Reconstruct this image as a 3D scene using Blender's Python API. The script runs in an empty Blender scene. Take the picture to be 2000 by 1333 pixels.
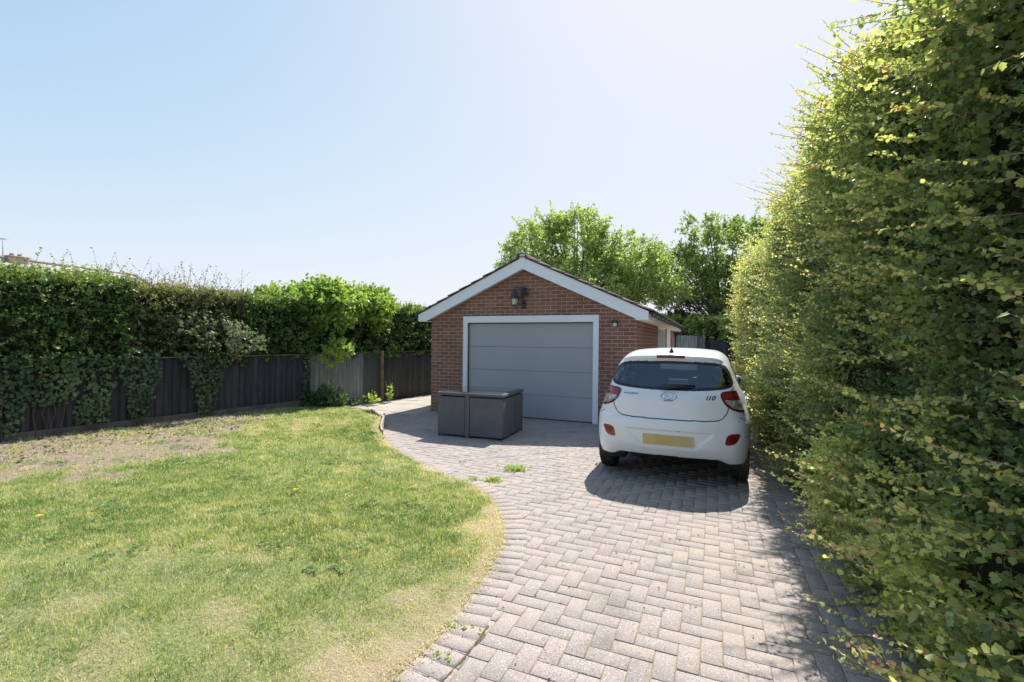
import bpy, math, numpy as np
from mathutils import Matrix, Vector
SC = bpy.context.scene
COL = SC.collection
RNG = np.random.default_rng(11)
R = math.radians

# ---------------------------------------------------------------- camera
cam = bpy.data.cameras.new('camera')
cam.sensor_width = 36.0
cam.lens = 16.56
cam.clip_start = 0.05
cam.clip_end = 2000.0
cam_o = bpy.data.objects.new('camera', cam)
COL.objects.link(cam_o)
cam_o.matrix_world = Matrix.Translation((0, 0, 1.6)) @ Matrix.Rotation(R(90), 4, 'X') @ Matrix.Rotation(0.0105, 4, 'Z')
SC.camera = cam_o

# ---------------------------------------------------------------- light
SUN_AZ, SUN_EL = R(27.5), R(52.0)          # azimuth from +Y towards +X
world = bpy.data.worlds.new('World')
SC.world = world
world.use_nodes = True
wn = world.node_tree
wn.nodes.clear()
sky = wn.nodes.new('ShaderNodeTexSky')
sky.sky_type = 'NISHITA'
sky.sun_disc = False
sky.sun_elevation = SUN_EL
sky.sun_rotation = SUN_AZ
sky.altitude = 50
sky.air_density = 1.0
sky.dust_density = 1.0
sky.ozone_density = 3.0
bg = wn.nodes.new('ShaderNodeBackground')
bg.inputs['Strength'].default_value = 0.138
wo = wn.nodes.new('ShaderNodeOutputWorld')
# soft shoulder on the sky's own brightness, c / (1 + (c/k)^p)^(1/p) per channel: the thin bright haze of the day
sep_ = wn.nodes.new('ShaderNodeSeparateColor'); com_ = wn.nodes.new('ShaderNodeCombineColor')
wn.links.new(sky.outputs[0], sep_.inputs[0])
def wmath(op, a, b):
    m = wn.nodes.new('ShaderNodeMath'); m.operation = op
    for i, v in enumerate((a, b)):
        if hasattr(v, 'links'): wn.links.new(v, m.inputs[i])
        else: m.inputs[i].default_value = v
    return m.outputs[0]
for i_, k_ in enumerate((2.74, 2.77, 3.02)):
    c_ = sep_.outputs[i_]
    q_ = wmath('POWER', wmath('ADD', wmath('POWER', wmath('DIVIDE', c_, k_), 2.6), 1.0), 1/2.6)
    wn.links.new(wmath('DIVIDE', c_, q_), com_.inputs[i_])
wn.links.new(com_.outputs[0], bg.inputs['Color'])
wn.links.new(bg.outputs[0], wo.inputs['Surface'])
sun = bpy.data.lights.new('sun', 'SUN')
sun.energy = 3.15
sun.angle = R(0.53)
sun.color = (1.0, 0.955, 0.89)
sun_o = bpy.data.objects.new('sun', sun)
COL.objects.link(sun_o)
sd = Vector((math.sin(SUN_AZ) * math.cos(SUN_EL), math.cos(SUN_AZ) * math.cos(SUN_EL), math.sin(SUN_EL)))
sun_o.rotation_euler = sd.to_track_quat('Z', 'Y').to_euler()
SC.view_settings.view_transform = 'Standard'
SC.view_settings.look = 'None'
SC.view_settings.gamma = 1.0
SC.view_settings.exposure = 1.30
SC.cycles.max_bounces = 8
SC.cycles.transparent_max_bounces = 16

# ---------------------------------------------------------------- helpers
def tag(o, label=None, cat=None, group=None, kind=None):
    if label: o['label'] = label
    if cat: o['category'] = cat
    if group: o['group'] = group
    if kind: o['kind'] = kind
    return o

def empty(name, loc=(0, 0, 0), rz=0.0, label=None, cat=None, group=None):
    o = bpy.data.objects.new(name, None)
    o.empty_display_size = 0.2
    COL.objects.link(o)
    o.location = loc
    o.rotation_euler = (0, 0, rz)
    return tag(o, label, cat, group)

def mesh_np(name, V, Fs, mats, parent=None, mi=None, smooth=False, attrs=None, uv=None, inv=None):
    """V (N,3); Fs list of (M,k) index arrays; attrs name -> per-point floats"""
    me = bpy.data.meshes.new(name)
    V = np.asarray(V, dtype=np.float32)
    Fs = [np.asarray(f, dtype=np.int32) for f in Fs if len(f)]
    me.vertices.add(len(V))
    me.vertices.foreach_set('co', V.ravel())
    li = np.concatenate([f.ravel() for f in Fs])
    tot = np.concatenate([np.full(len(f), f.shape[1], dtype=np.int32) for f in Fs])
    st = np.concatenate([[0], np.cumsum(tot)[:-1]]).astype(np.int32)
    me.loops.add(len(li))
    me.loops.foreach_set('vertex_index', li)
    me.polygons.add(len(tot))
    me.polygons.foreach_set('loop_start', st)
    me.polygons.foreach_set('loop_total', tot)
    if not isinstance(mats, (list, tuple)): mats = [mats]
    for m in mats: me.materials.append(m)
    if mi is not None:
        me.polygons.foreach_set('material_index', np.asarray(mi, dtype=np.int32))
    me.update(calc_edges=True)
    me.validate()
    if smooth is True:
        me.polygons.foreach_set('use_smooth', np.ones(len(me.polygons), dtype=bool))
    if attrs:
        for k, a in attrs.items():
            at = me.attributes.new(k, 'FLOAT', 'POINT')
            at.data.foreach_set('value', np.asarray(a, dtype=np.float32))
    if uv is not None:
        l = me.uv_layers.new(name='UVMap')
        l.data.foreach_set('uv', np.asarray(uv, dtype=np.float32).ravel())
    o = bpy.data.objects.new(name, me)
    COL.objects.link(o)
    if parent is not None: o.parent = parent
    return o

class MB:
    """collects simple solids into one mesh"""
    def __init__(s):
        s.V = []; s.F = []; s.UV = []; s.S = []; s.n = 0
    def add(s, vs, fs, smooth=False):
        b = s.n
        for v in vs: s.V.append((float(v[0]), float(v[1]), float(v[2])))
        for f in fs:
            s.F.append([b + i for i in f]); s.S.append(smooth)
        s.n += len(vs)
        return s
    def box(s, x0, x1, y0, y1, z0, z1, bev=0.0):
        if bev <= 0:
            v = [(x0,y0,z0),(x1,y0,z0),(x1,y1,z0),(x0,y1,z0),(x0,y0,z1),(x1,y0,z1),(x1,y1,z1),(x0,y1,z1)]
            return s.add(v, [(0,3,2,1),(4,5,6,7),(0,1,5,4),(1,2,6,5),(2,3,7,6),(3,0,4,7)])
        b = min(bev, (x1-x0)/2.01, (y1-y0)/2.01, (z1-z0)/2.01)
        v = []
        idx = {}
        for cx, sx in ((x0,1),(x1,-1)):
            for cy, sy in ((y0,1),(y1,-1)):
                for cz, sz in ((z0,1),(z1,-1)):
                    k = (sx>0, sy>0, sz>0)
                    idx[k+('x',)] = len(v); v.append((cx, cy+sy*b, cz+sz*b))
                    idx[k+('y',)] = len(v); v.append((cx+sx*b, cy, cz+sz*b))
                    idx[k+('z',)] = len(v); v.append((cx+sx*b, cy+sy*b, cz))
        T, Fl = True, False
        f = []
        for a in (T, Fl):
            f.append([idx[(a,T,T,'x')], idx[(a,Fl,T,'x')], idx[(a,Fl,Fl,'x')], idx[(a,T,Fl,'x')]])
            f.append([idx[(T,a,T,'y')], idx[(Fl,a,T,'y')], idx[(Fl,a,Fl,'y')], idx[(T,a,Fl,'y')]])
            f.append([idx[(T,T,a,'z')], idx[(Fl,T,a,'z')], idx[(Fl,Fl,a,'z')], idx[(T,Fl,a,'z')]])
        for a in (T, Fl):
            for c in (T, Fl):
                f.append([idx[(a,c,T,'x')], idx[(a,c,T,'y')], idx[(a,c,Fl,'y')], idx[(a,c,Fl,'x')]])
                f.append([idx[(a,T,c,'x')], idx[(a,T,c,'z')], idx[(a,Fl,c,'z')], idx[(a,Fl,c,'x')]])
                f.append([idx[(T,a,c,'y')], idx[(T,a,c,'z')], idx[(Fl,a,c,'z')], idx[(Fl,a,c,'y')]])
        for a in (T, Fl):
            for c in (T, Fl):
                for d in (T, Fl):
                    f.append([idx[(a,c,d,'x')], idx[(a,c,d,'y')], idx[(a,c,d,'z')]])
        # orient outward
        c0 = np.array([(x0+x1)/2, (y0+y1)/2, (z0+z1)/2])
        out = []
        va = np.array(v)
        for q in f:
            p = va[q]
            n = np.cross(p[1]-p[0], p[2]-p[0])
            out.append(q if np.dot(n, p.mean(0)-c0) > 0 else q[::-1])
        return s.add(v, out)
    def tube(s, pts, r, n=8, cap=True, smooth=True):
        pts = [Vector(p) for p in pts]
        if not hasattr(r, '__len__'): r = [r]*len(pts)
        vs = []; up = None
        for i, p in enumerate(pts):
            t = (pts[min(i+1, len(pts)-1)] - pts[max(i-1, 0)]).normalized()
            if up is None:
                up = Vector((0,0,1)) if abs(t.z) < .9 else Vector((1,0,0))
            a = t.cross(up).normalized(); b = a.cross(t).normalized(); up = b
            for k in range(n):
                th = 2*math.pi*k/n
                vs.append(p + (a*math.cos(th) + b*math.sin(th))*r[i])
        fs = []
        for i in range(len(pts)-1):
            for k in range(n):
                fs.append((i*n+k, i*n+(k+1) % n, (i+1)*n+(k+1) % n, (i+1)*n+k))
        s.add(vs, fs, smooth)
        if cap:
            s.F.append([s.n-len(vs)+k for k in range(n)][::-1]); s.S.append(False)
            s.F.append([s.n-n+k for k in range(n)]); s.S.append(False)
        return s
    def lathe(s, prof, n=24, axis='z', c=(0,0,0), smooth=True):
        vs = []; fs = []
        for (r, h) in prof:
            for k in range(n):
                a = 2*math.pi*k/n
                x, y = r*math.cos(a), r*math.sin(a)
                if axis == 'z': p = (c[0]+x, c[1]+y, c[2]+h)
                elif axis == 'x': p = (c[0]+h, c[1]+x, c[2]+y)
                else: p = (c[0]+x, c[1]+h, c[2]+y)
                vs.append(p)
        for i in range(len(prof)-1):
            for k in range(n):
                fs.append((i*n+k, i*n+(k+1) % n, (i+1)*n+(k+1) % n, (i+1)*n+k))
        return s.add(vs, fs, smooth)
    def prism(s, poly, h0, h1, plane='xz'):
        """extrude a 2-D polygon; plane xz -> along y"""
        n = len(poly); vs = []
        for h in (h0, h1):
            for (a, b) in poly:
                if plane == 'xz': vs.append((a, h, b))
                elif plane == 'yz': vs.append((h, a, b))
                else: vs.append((a, b, h))
        fs = [list(range(n)), list(range(2*n-1, n-1, -1))]
        for i in range(n): fs.append((i, i+n, (i+1) % n + n, (i+1) % n))
        return s.add(vs, fs)
    def xf(s, M):
        s.V = [tuple(M @ Vector(v)) for v in s.V]
        return s
    def build(s, name, mat, parent=None, uvf=None):
        me = bpy.data.meshes.new(name)
        me.from_pydata(s.V, [], s.F)
        me.polygons.foreach_set('use_smooth', s.S)
        for m in (mat if isinstance(mat, (list, tuple)) else [mat]): me.materials.append(m)
        me.update()
        if uvf:
            l = me.uv_layers.new(name='UVMap')
            for p in me.polygons:
                for li in p.loop_indices:
                    l.data[li].uv = uvf(me.vertices[me.loops[li].vertex_index].co, p.normal)
        o = bpy.data.objects.new(name, me)
        COL.objects.link(o)
        if parent is not None: o.parent = parent
        return o

def _hash(ix, iy, iz, seed):
    h = (ix.astype(np.int64)*374761393 + iy.astype(np.int64)*668265263 + iz.astype(np.int64)*2147483647*3 + seed*1274126177) & 0xffffffff
    h = ((h ^ (h >> 13)) * 1274126177) & 0xffffffff
    h = (h ^ (h >> 16)) & 0xffffffff
    return h.astype(np.float64)/4294967295.0

def noise(P, f=1.0, seed=0, octv=1):
    """value noise in about [-1,1]"""
    P = np.asarray(P, dtype=np.float64)
    if P.shape[1] == 2: P = np.c_[P, np.zeros(len(P))]
    tot = np.zeros(len(P)); amp = 1.0; na = 0
    for o in range(octv):
        Q = P*f*(2**o) + 17.3*o
        I = np.floor(Q).astype(np.int64); T = Q-I; T = T*T*(3-2*T)
        r = 0
        for dx in (0, 1):
            wx = T[:, 0] if dx else 1-T[:, 0]
            for dy in (0, 1):
                wy = T[:, 1] if dy else 1-T[:, 1]
                for dz in (0, 1):
                    wz = T[:, 2] if dz else 1-T[:, 2]
                    r = r + wx*wy*wz*_hash(I[:, 0]+dx, I[:, 1]+dy, I[:, 2]+dz, seed+o*7)
        tot += amp*(r*2-1); na += amp; amp *= .5
    return tot/na*1.5

def sstep(x, a=0.0, b=1.0):
    t = np.clip((x-a)/(b-a), 0, 1)
    return t*t*(3-2*t)

def inpoly(x, y, poly):
    poly = np.asarray(poly); n = len(poly)
    c = np.zeros(np.shape(x), dtype=bool)
    j = n-1
    for i in range(n):
        xi, yi = poly[i]; xj, yj = poly[j]
        if yi != yj:
            c ^= ((yi > y) != (yj > y)) & (x < (xj-xi)*(y-yi)/(yj-yi)+xi)
        j = i
    return c

def polydist(x, y, poly, closed=True):
    poly = np.asarray(poly, dtype=float)
    d = np.full(np.shape(x), 1e9)
    for i in range(len(poly)-(0 if closed else 1)):
        a = poly[i]; b = poly[(i+1) % len(poly)]
        e = b-a; L = max((e*e).sum(), 1e-12)
        t = np.clip(((x-a[0])*e[0]+(y-a[1])*e[1])/L, 0, 1)
        d = np.minimum(d, np.hypot(x-a[0]-t*e[0], y-a[1]-t*e[1]))
    return d

def smoothpoly(p, it=3, closed=True):
    p = [np.array(q, dtype=float) for q in p]
    for _ in range(it):
        q = []
        n = len(p)
        rng = range(n if closed else n-1)
        if not closed: q.append(p[0])
        for i in rng:
            a, b = p[i], p[(i+1) % n]
            q += [a*.75+b*.25, a*.25+b*.75]
        if not closed: q.append(p[-1])
        p = q
    return np.array(p)

def unit(v): return v/np.maximum(np.linalg.norm(v, axis=1, keepdims=True), 1e-9)

# ---------------------------------------------------------------- materials
class NT:
    def __init__(s, name):
        s.m = bpy.data.materials.new(name); s.m.use_nodes = True
        s.t = s.m.node_tree; s.t.nodes.clear()
        s.out = s.n('OutputMaterial')
    def n(s, typ, **kw):
        nd = s.t.nodes.new('ShaderNode'+typ)
        for k, v in kw.items():
            if k in nd.inputs: s.set(nd, k, v)
            else: setattr(nd, k, v)
        return nd
    def set(s, nd, k, v):
        i = nd.inputs[k]
        if isinstance(v, bpy.types.NodeSocket): s.t.links.new(v, i)
        elif isinstance(v, bpy.types.Node): s.t.links.new(v.outputs[0], i)
        else:
            if i.type == 'RGBA' and len(v) == 3: v = (*v, 1)
            i.default_value = v
    def coord(s, kind='Object', scale=None):
        c = s.n('TexCoord').outputs[kind]
        if scale is not None:
            mp = s.n('Mapping', Vector=c)
            mp.inputs['Scale'].default_value = scale if hasattr(scale, '__len__') else (scale,)*3
            return mp.outputs[0]
        return c
    def noise(s, scale=5, detail=4, rough=.55, vec=None, dist=0.0):
        nd = s.n('TexNoise')
        nd.inputs['Scale'].default_value = scale; nd.inputs['Detail'].default_value = detail
        nd.inputs['Roughness'].default_value = rough; nd.inputs['Distortion'].default_value = dist
        s.set(nd, 'Vector', vec if vec is not None else s.coord())
        return nd.outputs['Fac']
    def ramp(s, fac, stops):
        r = s.n('ValToRGB'); s.set(r, 'Fac', fac)
        e = r.color_ramp.elements
        while len(e) < len(stops): e.new(.5)
        for q, (p, c) in zip(e, stops):
            q.position = p
            q.color = (*c, 1) if hasattr(c, '__len__') else (c, c, c, 1)
        return r.outputs[0]
    def mix(s, fac, a, b, mode='MIX'):
        m = s.n('Mix'); m.data_type = 'RGBA'; m.blend_type = mode
        for i, v in ((0, fac), (6, a), (7, b)):
            k = m.inputs[i]
            if isinstance(v, bpy.types.NodeSocket): s.t.links.new(v, k)
            else:
                if k.type == 'RGBA': v = (*v, 1) if hasattr(v, '__len__') else (v, v, v, 1)
                k.default_value = v
        return m.outputs[2]
    def math(s, op, a, b=None, clamp=False):
        m = s.n('Math'); m.operation = op; m.use_clamp = clamp
        for i, v in ((0, a), (1, b)):
            if v is None: continue
            if isinstance(v, bpy.types.NodeSocket): s.t.links.new(v, m.inputs[i])
            else: m.inputs[i].default_value = v
        return m.outputs[0]
    def attr(s, name):
        a = s.n('Attribute'); a.attribute_name = name
        return a.outputs['Fac']
    def bump(s, h, strength=.3, dist=.01):
        b = s.n('Bump'); b.inputs['Strength'].default_value = strength; b.inputs['Distance'].default_value = dist
        s.set(b, 'Height', h)
        return b.outputs[0]
    def bsdf(s, col, rough=.6, spec=.5, metal=0.0, normal=None, coat=0.0, trans=None):
        p = s.n('BsdfPrincipled')
        s.set(p, 'Base Color', col); s.set(p, 'Roughness', rough)
        p.inputs['Specular IOR Level'].default_value = spec
        p.inputs['Metallic'].default_value = metal
        p.inputs['Coat Weight'].default_value = coat
        if normal is not None: s.set(p, 'Normal', normal)
        s.p = p
        s.t.links.new(p.outputs[0], s.out.inputs['Surface'])
        return s.m

def mat_simple(name, c1, c2=None, rough=.6, scale=6, spec=.5, metal=0, bump=0.0, coat=0.0, bscale=None, bdist=.004):
    t = NT(name)
    c2 = c2 or tuple(min(1, x*1.12) for x in c1)
    nz = t.noise(scale, 5)
    col = t.ramp(nz, [(.3, c1), (.7, c2)])
    nrm = t.bump(t.noise(bscale or scale*6, 4), bump, bdist) if bump else None
    return t.bsdf(col, rough, spec, metal, nrm, coat)

def mat_leaf(name, cols, trans=.45, rough=.5, spec=.35, tint=1.25, tip=None):
    """cols: ramp over the per-leaf random attribute; thin leaf lit through"""
    t = NT(name)
    r = t.attr('rnd')
    col = t.ramp(r, cols)
    big = t.noise(1.3, 2)
    col = t.mix(1.0, col, (1.42, 1.38, 1.65), 'MULTIPLY')
    col = t.mix(t.math('MULTIPLY', big, .35), col, t.mix(.5, col, (.12, .16, .05)))
    p = t.n('BsdfPrincipled'); t.set(p, 'Base Color', col); p.inputs['Roughness'].default_value = rough
    p.inputs['Specular IOR Level'].default_value = spec
    tr = t.n('BsdfTranslucent')
    tc = t.mix(1.0, col, (tint*1.12, tint*1.10, tint*.60), 'MULTIPLY')
    t.set(tr, 'Color', tc)
    mx = t.n('MixShader'); mx.inputs[0].default_value = trans
    t.t.links.new(p.outputs[0], mx.inputs[1]); t.t.links.new(tr.outputs[0], mx.inputs[2])
    t.t.links.new(mx.outputs[0], t.out.inputs['Surface'])
    return t.m

# garage / driveway frame:  u to the right along the garage front, w away from the viewer
GA = R(23.0)
GO = np.array([-1.814, 10.614])
GU = np.array([math.cos(GA), -math.sin(GA)]); GW = np.array([math.sin(GA), math.cos(GA)])
def g2w(u, w): return GO[0]+u*GU[0]+w*GW[0], GO[1]+u*GU[1]+w*GW[1]
# fence line
FB = np.array([-2.38, 13.8]); FD = np.array([math.cos(R(58.5)), math.sin(R(58.5))])
FN = np.array([FD[1], -FD[0]])               # towards the lawn
def fpt(t, off=0.0): return FB[0]+FD[0]*t+FN[0]*off, FB[1]+FD[1]*t+FN[1]*off
# ================================================================ ground, lawn, paving
LEDGE = np.array([(-2.6,-1.5),(-1.45,.3),(-.95,1.4),(-.55,2.16),(-.42,2.38),(-.32,2.6),(-.21,2.98),(-.08,3.45),(-.03,3.86),(-.11,4.52),(-.38,5.12),(-.9,5.66),(-1.44,6.39),(-1.79,7.0),(-2.13,7.74),(-2.24,8.0),(-2.37,8.75)])
LEDGE = np.array(list(smoothpoly(LEDGE[:-1], 2, closed=False)) + [LEDGE[-1]])
LPOLY = np.array(list(LEDGE) + [(-2.75,9.5),(-3.45,10.3),(-4.0,10.8),(-4.35,11.1)] + [fpt(-3.2,-.3), fpt(-17,-.3), (-14,-1.5)])

def lawn_h(x, y):
    d = polydist(x, y, LEDGE, False)
    ins = inpoly(x, y, LPOLY)
    dB = polydist(x, y, LPOLY, True)
    h = .035 + .13*np.maximum(sstep(d, .1, 2.6), sstep(y, 6.9, 8.4))
    h = h*(1-.55*sstep(y, 9.2, 11.2))
    P = np.c_[x, y]
    h = h + .012*noise(P, 1.1, 3, 3) + .006*noise(P, 6, 5, 2)
    s = np.where(ins, dB, -dB)
    return -.05 + (h+.05)*sstep(s, -.05, .045)

def soil_mask(x, y):
    t = (x-FB[0])*FD[0]+(y-FB[1])*FD[1]
    off = (x-FB[0])*FN[0]+(y-FB[1])*FN[1]
    wdt = 2.95*sstep(-t, 4.3, 7.6)
    n = noise(np.c_[x, y], 1.7, 9, 3)
    return sstep(wdt*(1+.35*n)-off+.12*noise(np.c_[x, y], 7, 19, 2), -.32, .34)

def dry_mask(x, y):
    d = polydist(x, y, LEDGE, False)
    P = np.c_[x, y]
    n = noise(P, .9, 21, 3); n2 = noise(P, 3.1, 23, 3)
    near = sstep(y, 4.6, 2.6)
    n4 = noise(P, 9, 27, 2)
    e = 1-sstep(d + .26*n2+.10*n4*near, .03+.0*d, .14+.50*near)
    low = sstep(n+.8*n2, .25, 1.15)
    far = .3*sstep(y, 5.5, 7.5)*sstep(n2, .1, .9)
    return np.clip(np.maximum(e, .50*low)+far*.45, 0, 1)

t = NT('soil_base')
nz = t.noise(3, 6)
t.bsdf(t.ramp(nz, [(.3, (.16,.12,.08)), (.7, (.26,.21,.15))]), .95, .2, normal=t.bump(t.noise(40, 5), .5, .02))
M_soil = t.m
gx = np.array([-400, -60, -30, -20, 20, 40, 80, 400.]); gy = np.array([-400, -40, -10, 10, 30, 60, 120, 700.])
V = [(x, y, -.06 - (.0 if abs(x) < 300 else .0)) for y in gy for x in gx]
F = [(j*8+i, j*8+i+1, (j+1)*8+i+1, (j+1)*8+i) for j in range(7) for i in range(7)]
o = mesh_np('ground', V, [F], M_soil); tag(o, kind='structure')

# lawn sheet
st = .05
xs = np.arange(-13, .3, st); ys = np.arange(-1.5, 12.2, st)
X, Y = np.meshgrid(xs, ys)
x, y = X.ravel(), Y.ravel()
hz = lawn_h(x, y)
V = np.c_[x, y, hz]
nx, ny = len(xs), len(ys)
idx = np.arange(nx*ny).reshape(ny, nx)
F = np.c_[idx[:-1, :-1].ravel(), idx[:-1, 1:].ravel(), idx[1:, 1:].ravel(), idx[1:, :-1].ravel()]
keep = hz[F].max(1) > -.045
off = (x-FB[0])*FN[0]+(y-FB[1])*FN[1]
keep &= off[F].min(1) > -.4
F = F[keep]
u, inv = np.unique(F, return_inverse=True)
V = V[u]; F = inv.reshape(-1, 4)
t = NT('turf')
so, dr = t.attr('soil'), t.attr('dry')
nz = t.noise(9, 6, .7)
g = t.ramp(nz, [(.25, (.20,.23,.09)), (.75, (.36,.38,.18))])
d_ = t.ramp(t.noise(14, 6, .7), [(.25, (.34,.27,.17)), (.75, (.54,.45,.30))])
s_ = t.ramp(t.noise(11, 8, .75), [(.3, (.20,.155,.115)), (.55, (.34,.275,.21)), (.75, (.44,.37,.29))])
c = t.mix(dr, g, d_); c = t.mix(so, c, s_)
t.bsdf(c, .95, .15, normal=t.bump(t.noise(45, 6, .7), .9, .03))
o = mesh_np('lawn', V, [F], t.m, smooth=True, attrs={'soil': soil_mask(V[:, 0], V[:, 1]), 'dry': dry_mask(V[:, 0], V[:, 1])})
tag(o, kind='structure')

# grass blades
def blades(n, x0, x1, y0, y1, hmin, hmax, wid, seed, dens=None):
    rg = np.random.default_rng(seed)
    x = rg.uniform(x0, x1, n); y = rg.uniform(y0, y1, n)
    if dens is not None:
        k = rg.random(n) < dens(x, y); x, y = x[k], y[k]
    k = inpoly(x, y, LPOLY) | (polydist(x, y, LEDGE, False) < .035)
    x, y = x[k], y[k]
    # view wedge plus a margin
    k = (np.abs(x) < 1.25*np.abs(y)+1.3); x, y = x[k], y[k]
    so = soil_mask(x, y)
    cl = noise(np.c_[x, y], 7, 31, 2)
    k = rg.random(len(x)) > so*(.93-.5*np.clip(cl, 0, 1)); x, y, so, cl = x[k], y[k], so[k], cl[k]
    dr = dry_mask(x, y)
    n = len(x)
    z = lawn_h(x, y)-.004
    z = np.maximum(z, -.002)
    tuft = noise(np.c_[x, y], 4.5, 77, 2)
    h = rg.uniform(hmin, hmax, n)*(1+.35*np.clip(cl, -1, 1)+.35*np.clip(tuft-.4, 0, 1))*(1-.35*dr)
    a = rg.uniform(0, 2*math.pi, n); ln = rg.uniform(.15, 1.1, n)*h*(1+.8*dr)
    b = rg.uniform(0, 2*math.pi, n)
    wx, wy = np.cos(a)*wid*.5, np.sin(a)*wid*.5
    B = np.c_[x, y, z]
    lx, ly = np.cos(b)*ln, np.sin(b)*ln
    hz_ = np.sqrt(np.maximum(h*h-(ln*.8)**2, (h*.25)**2))
    v0 = B+np.c_[wx, wy, wx*0]; v1 = B-np.c_[wx, wy, wx*0]
    m = B+np.c_[lx*.4, ly*.4, hz_*.6]
    v2 = m+np.c_[wx, wy, wx*0]*.75; v3 = m-np.c_[wx, wy, wx*0]*.75
    v4 = B+np.c_[lx, ly, hz_]
    V = np.stack([v0, v1, v3, v2, v4], 1).reshape(-1, 3)
    i = np.arange(n)*5
    Q = np.c_[i, i+1, i+2, i+3]; T = np.c_[i+3, i+2, i+4]
    # blade tone: 0 green .. 1 straw
    tone = np.clip(.25+.55*dr+.4*so*rg.random(n)+rg.normal(0, .20, n)+.16*noise(np.c_[x, y], 2.6, 41, 4)+.26*noise(np.c_[x, y], 11, 43, 3)-.22*sstep(noise(np.c_[x, y], 5.2, 47, 2), .45, .8), 0, 1)
    tone = np.where(rg.random(n) < .14, .9, tone)
    return V, Q, T, np.repeat(tone, 5)
parts = [blades(330000, -6.5, .2, 1.6, 5.2, .018, .042, .0032, 1),
         blades(330000, -9, .2, 3.2, 8.2, .022, .048, .0055, 2),
         blades(170000, -9.5, -1, 6.8, 11.5, .025, .055, .0085, 3)]
Vs = []; Qs = []; Ts = []; At = []; b0 = 0
for V, Q, T, A in parts:
    Vs.append(V); Qs.append(Q+b0); Ts.append(T+b0); At.append(A); b0 += len(V)
t = NT('grass_blade')
c = t.ramp(t.attr('rnd'), [(0, (.15,.27,.08)), (.3, (.34,.45,.165)), (.55, (.52,.57,.29)), (.8, (.70,.63,.49)), (1, (.82,.75,.63))])
p = t.n('BsdfPrincipled'); t.set(p, 'Base Color', c); p.inputs['Roughness'].default_value = .55; p.inputs['Specular IOR Level'].default_value = .3
tr = t.n('BsdfTranslucent'); t.set(tr, 'Color', t.mix(1.0, c, (1.3,1.2,.7), 'MULTIPLY'))
mx = t.n('MixShader'); mx.inputs[0].default_value = .5
t.t.links.new(p.outputs[0], mx.inputs[1]); t.t.links.new(tr.outputs[0], mx.inputs[2]); t.t.links.new(mx.outputs[0], t.out.inputs['Surface'])
M_grass = t.m
o = mesh_np('grass', np.concatenate(Vs), [np.concatenate(Qs), np.concatenate(Ts)], M_grass, attrs={'rnd': np.concatenate(At)})
tag(o, 'short patchy green and straw yellow lawn grass', 'grass', kind='stuff')

# ---------------------------------------------------------------- block paving
t = NT('joint_sand')
c = t.ramp(t.noise(5, 6, .7), [(.35, (.20,.155,.11)), (.55, (.31,.24,.165)), (.72, (.16,.15,.07))])
t.bsdf(c, .95, .2, normal=t.bump(t.noise(160, 3), .5, .004))
M_joint = t.m
pl = [(-14, -2), (9, -2), (14, 22), (2, 24), (-3.6, 14.5)]
o = mesh_np('driveway_bed', [(x, y, .0062) for x, y in [(-3.5,-1.8),(9,-1.8),(13,22),(3.5,23),(-2.6,13.2),(-3.9,11.4),(-2.6,9.3),(-2.6,7)]], [[list(range(8))]], M_joint)
tag(o, kind='structure')

def paver_mat():
    t = NT('concrete_paver')
    r = t.attr('rnd')
    base = t.ramp(r, [(0, (.315,.275,.258)), (.3, (.345,.298,.278)), (.55, (.365,.305,.282)), (.8, (.335,.295,.278)), (1, (.385,.33,.298))])
    co = t.coord()
    sp = t.noise(120, 2, .55, co)
    base = t.mix(t.ramp(sp, [(.56, 0), (.66, .75)]), base, (.56,.53,.49))
    sp2 = t.noise(140, 2, .55, t.coord('Object', (1,1,1.3)))
    base = t.mix(t.ramp(sp2, [(.34, .75), (.45, 0)]), base, (.10,.09,.085))
    big = t.noise(.9, 5, .6, co)
    base = t.mix(t.ramp(big, [(.45, 0), (.75, .6)]), base, (.40,.34,.27))
    st = t.noise(2.6, 5, .65, co)
    base = t.mix(t.ramp(st, [(.30, .45), (.48, 0)]), base, (.15,.135,.125))
    return t.bsdf(base, .9, .3, normal=t.bump(t.noise(130, 4, .7, co), .35, .004))
M_paver = paver_mat()
def paver_blocks(U0, W0, LU, LW, rnd, zz, tu, tw):
    """blocks in the garage frame: corner, size, tilt"""
    n = len(U0); b = .0022; g = .0030; top = .012
    cu, cw = U0+LU/2, W0+LW/2
    hu, hw = LU/2-g, LW/2-g
    def ring(du, dw, z):
        sg = [(-1,-1),(1,-1),(1,1),(-1,1)]
        out = []
        for a, c in sg:
            uu = a*(hu-du); ww = c*(hw-dw)
            out.append(np.stack([cu+uu, cw+ww, z+zz+uu*tu+ww*tw], 1))
        return out
    r0 = ring(0, 0, -.02); r1 = ring(0, 0, top-b*.8); r2 = ring(b, b, top)
    L = np.stack(r0+r1+r2, 1)
    u, w, z = L[..., 0].ravel(), L[..., 1].ravel(), L[..., 2].ravel()
    x, y = GO[0]+u*GU[0]+w*GW[0], GO[1]+u*GU[1]+w*GW[1]
    V = np.c_[x, y, z]
    i = (np.arange(n)*12)[:, None]
    fs = [[8,9,10,11]]
    for k in range(4):
        fs.append([k, (k+1) % 4, 4+(k+1) % 4, 4+k]); fs.append([4+k, 4+(k+1) % 4, 8+(k+1) % 4, 8+k])
    F = np.concatenate([i+np.array(f)[None] for f in fs])
    return V, F, np.repeat(rnd, 12)

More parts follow.
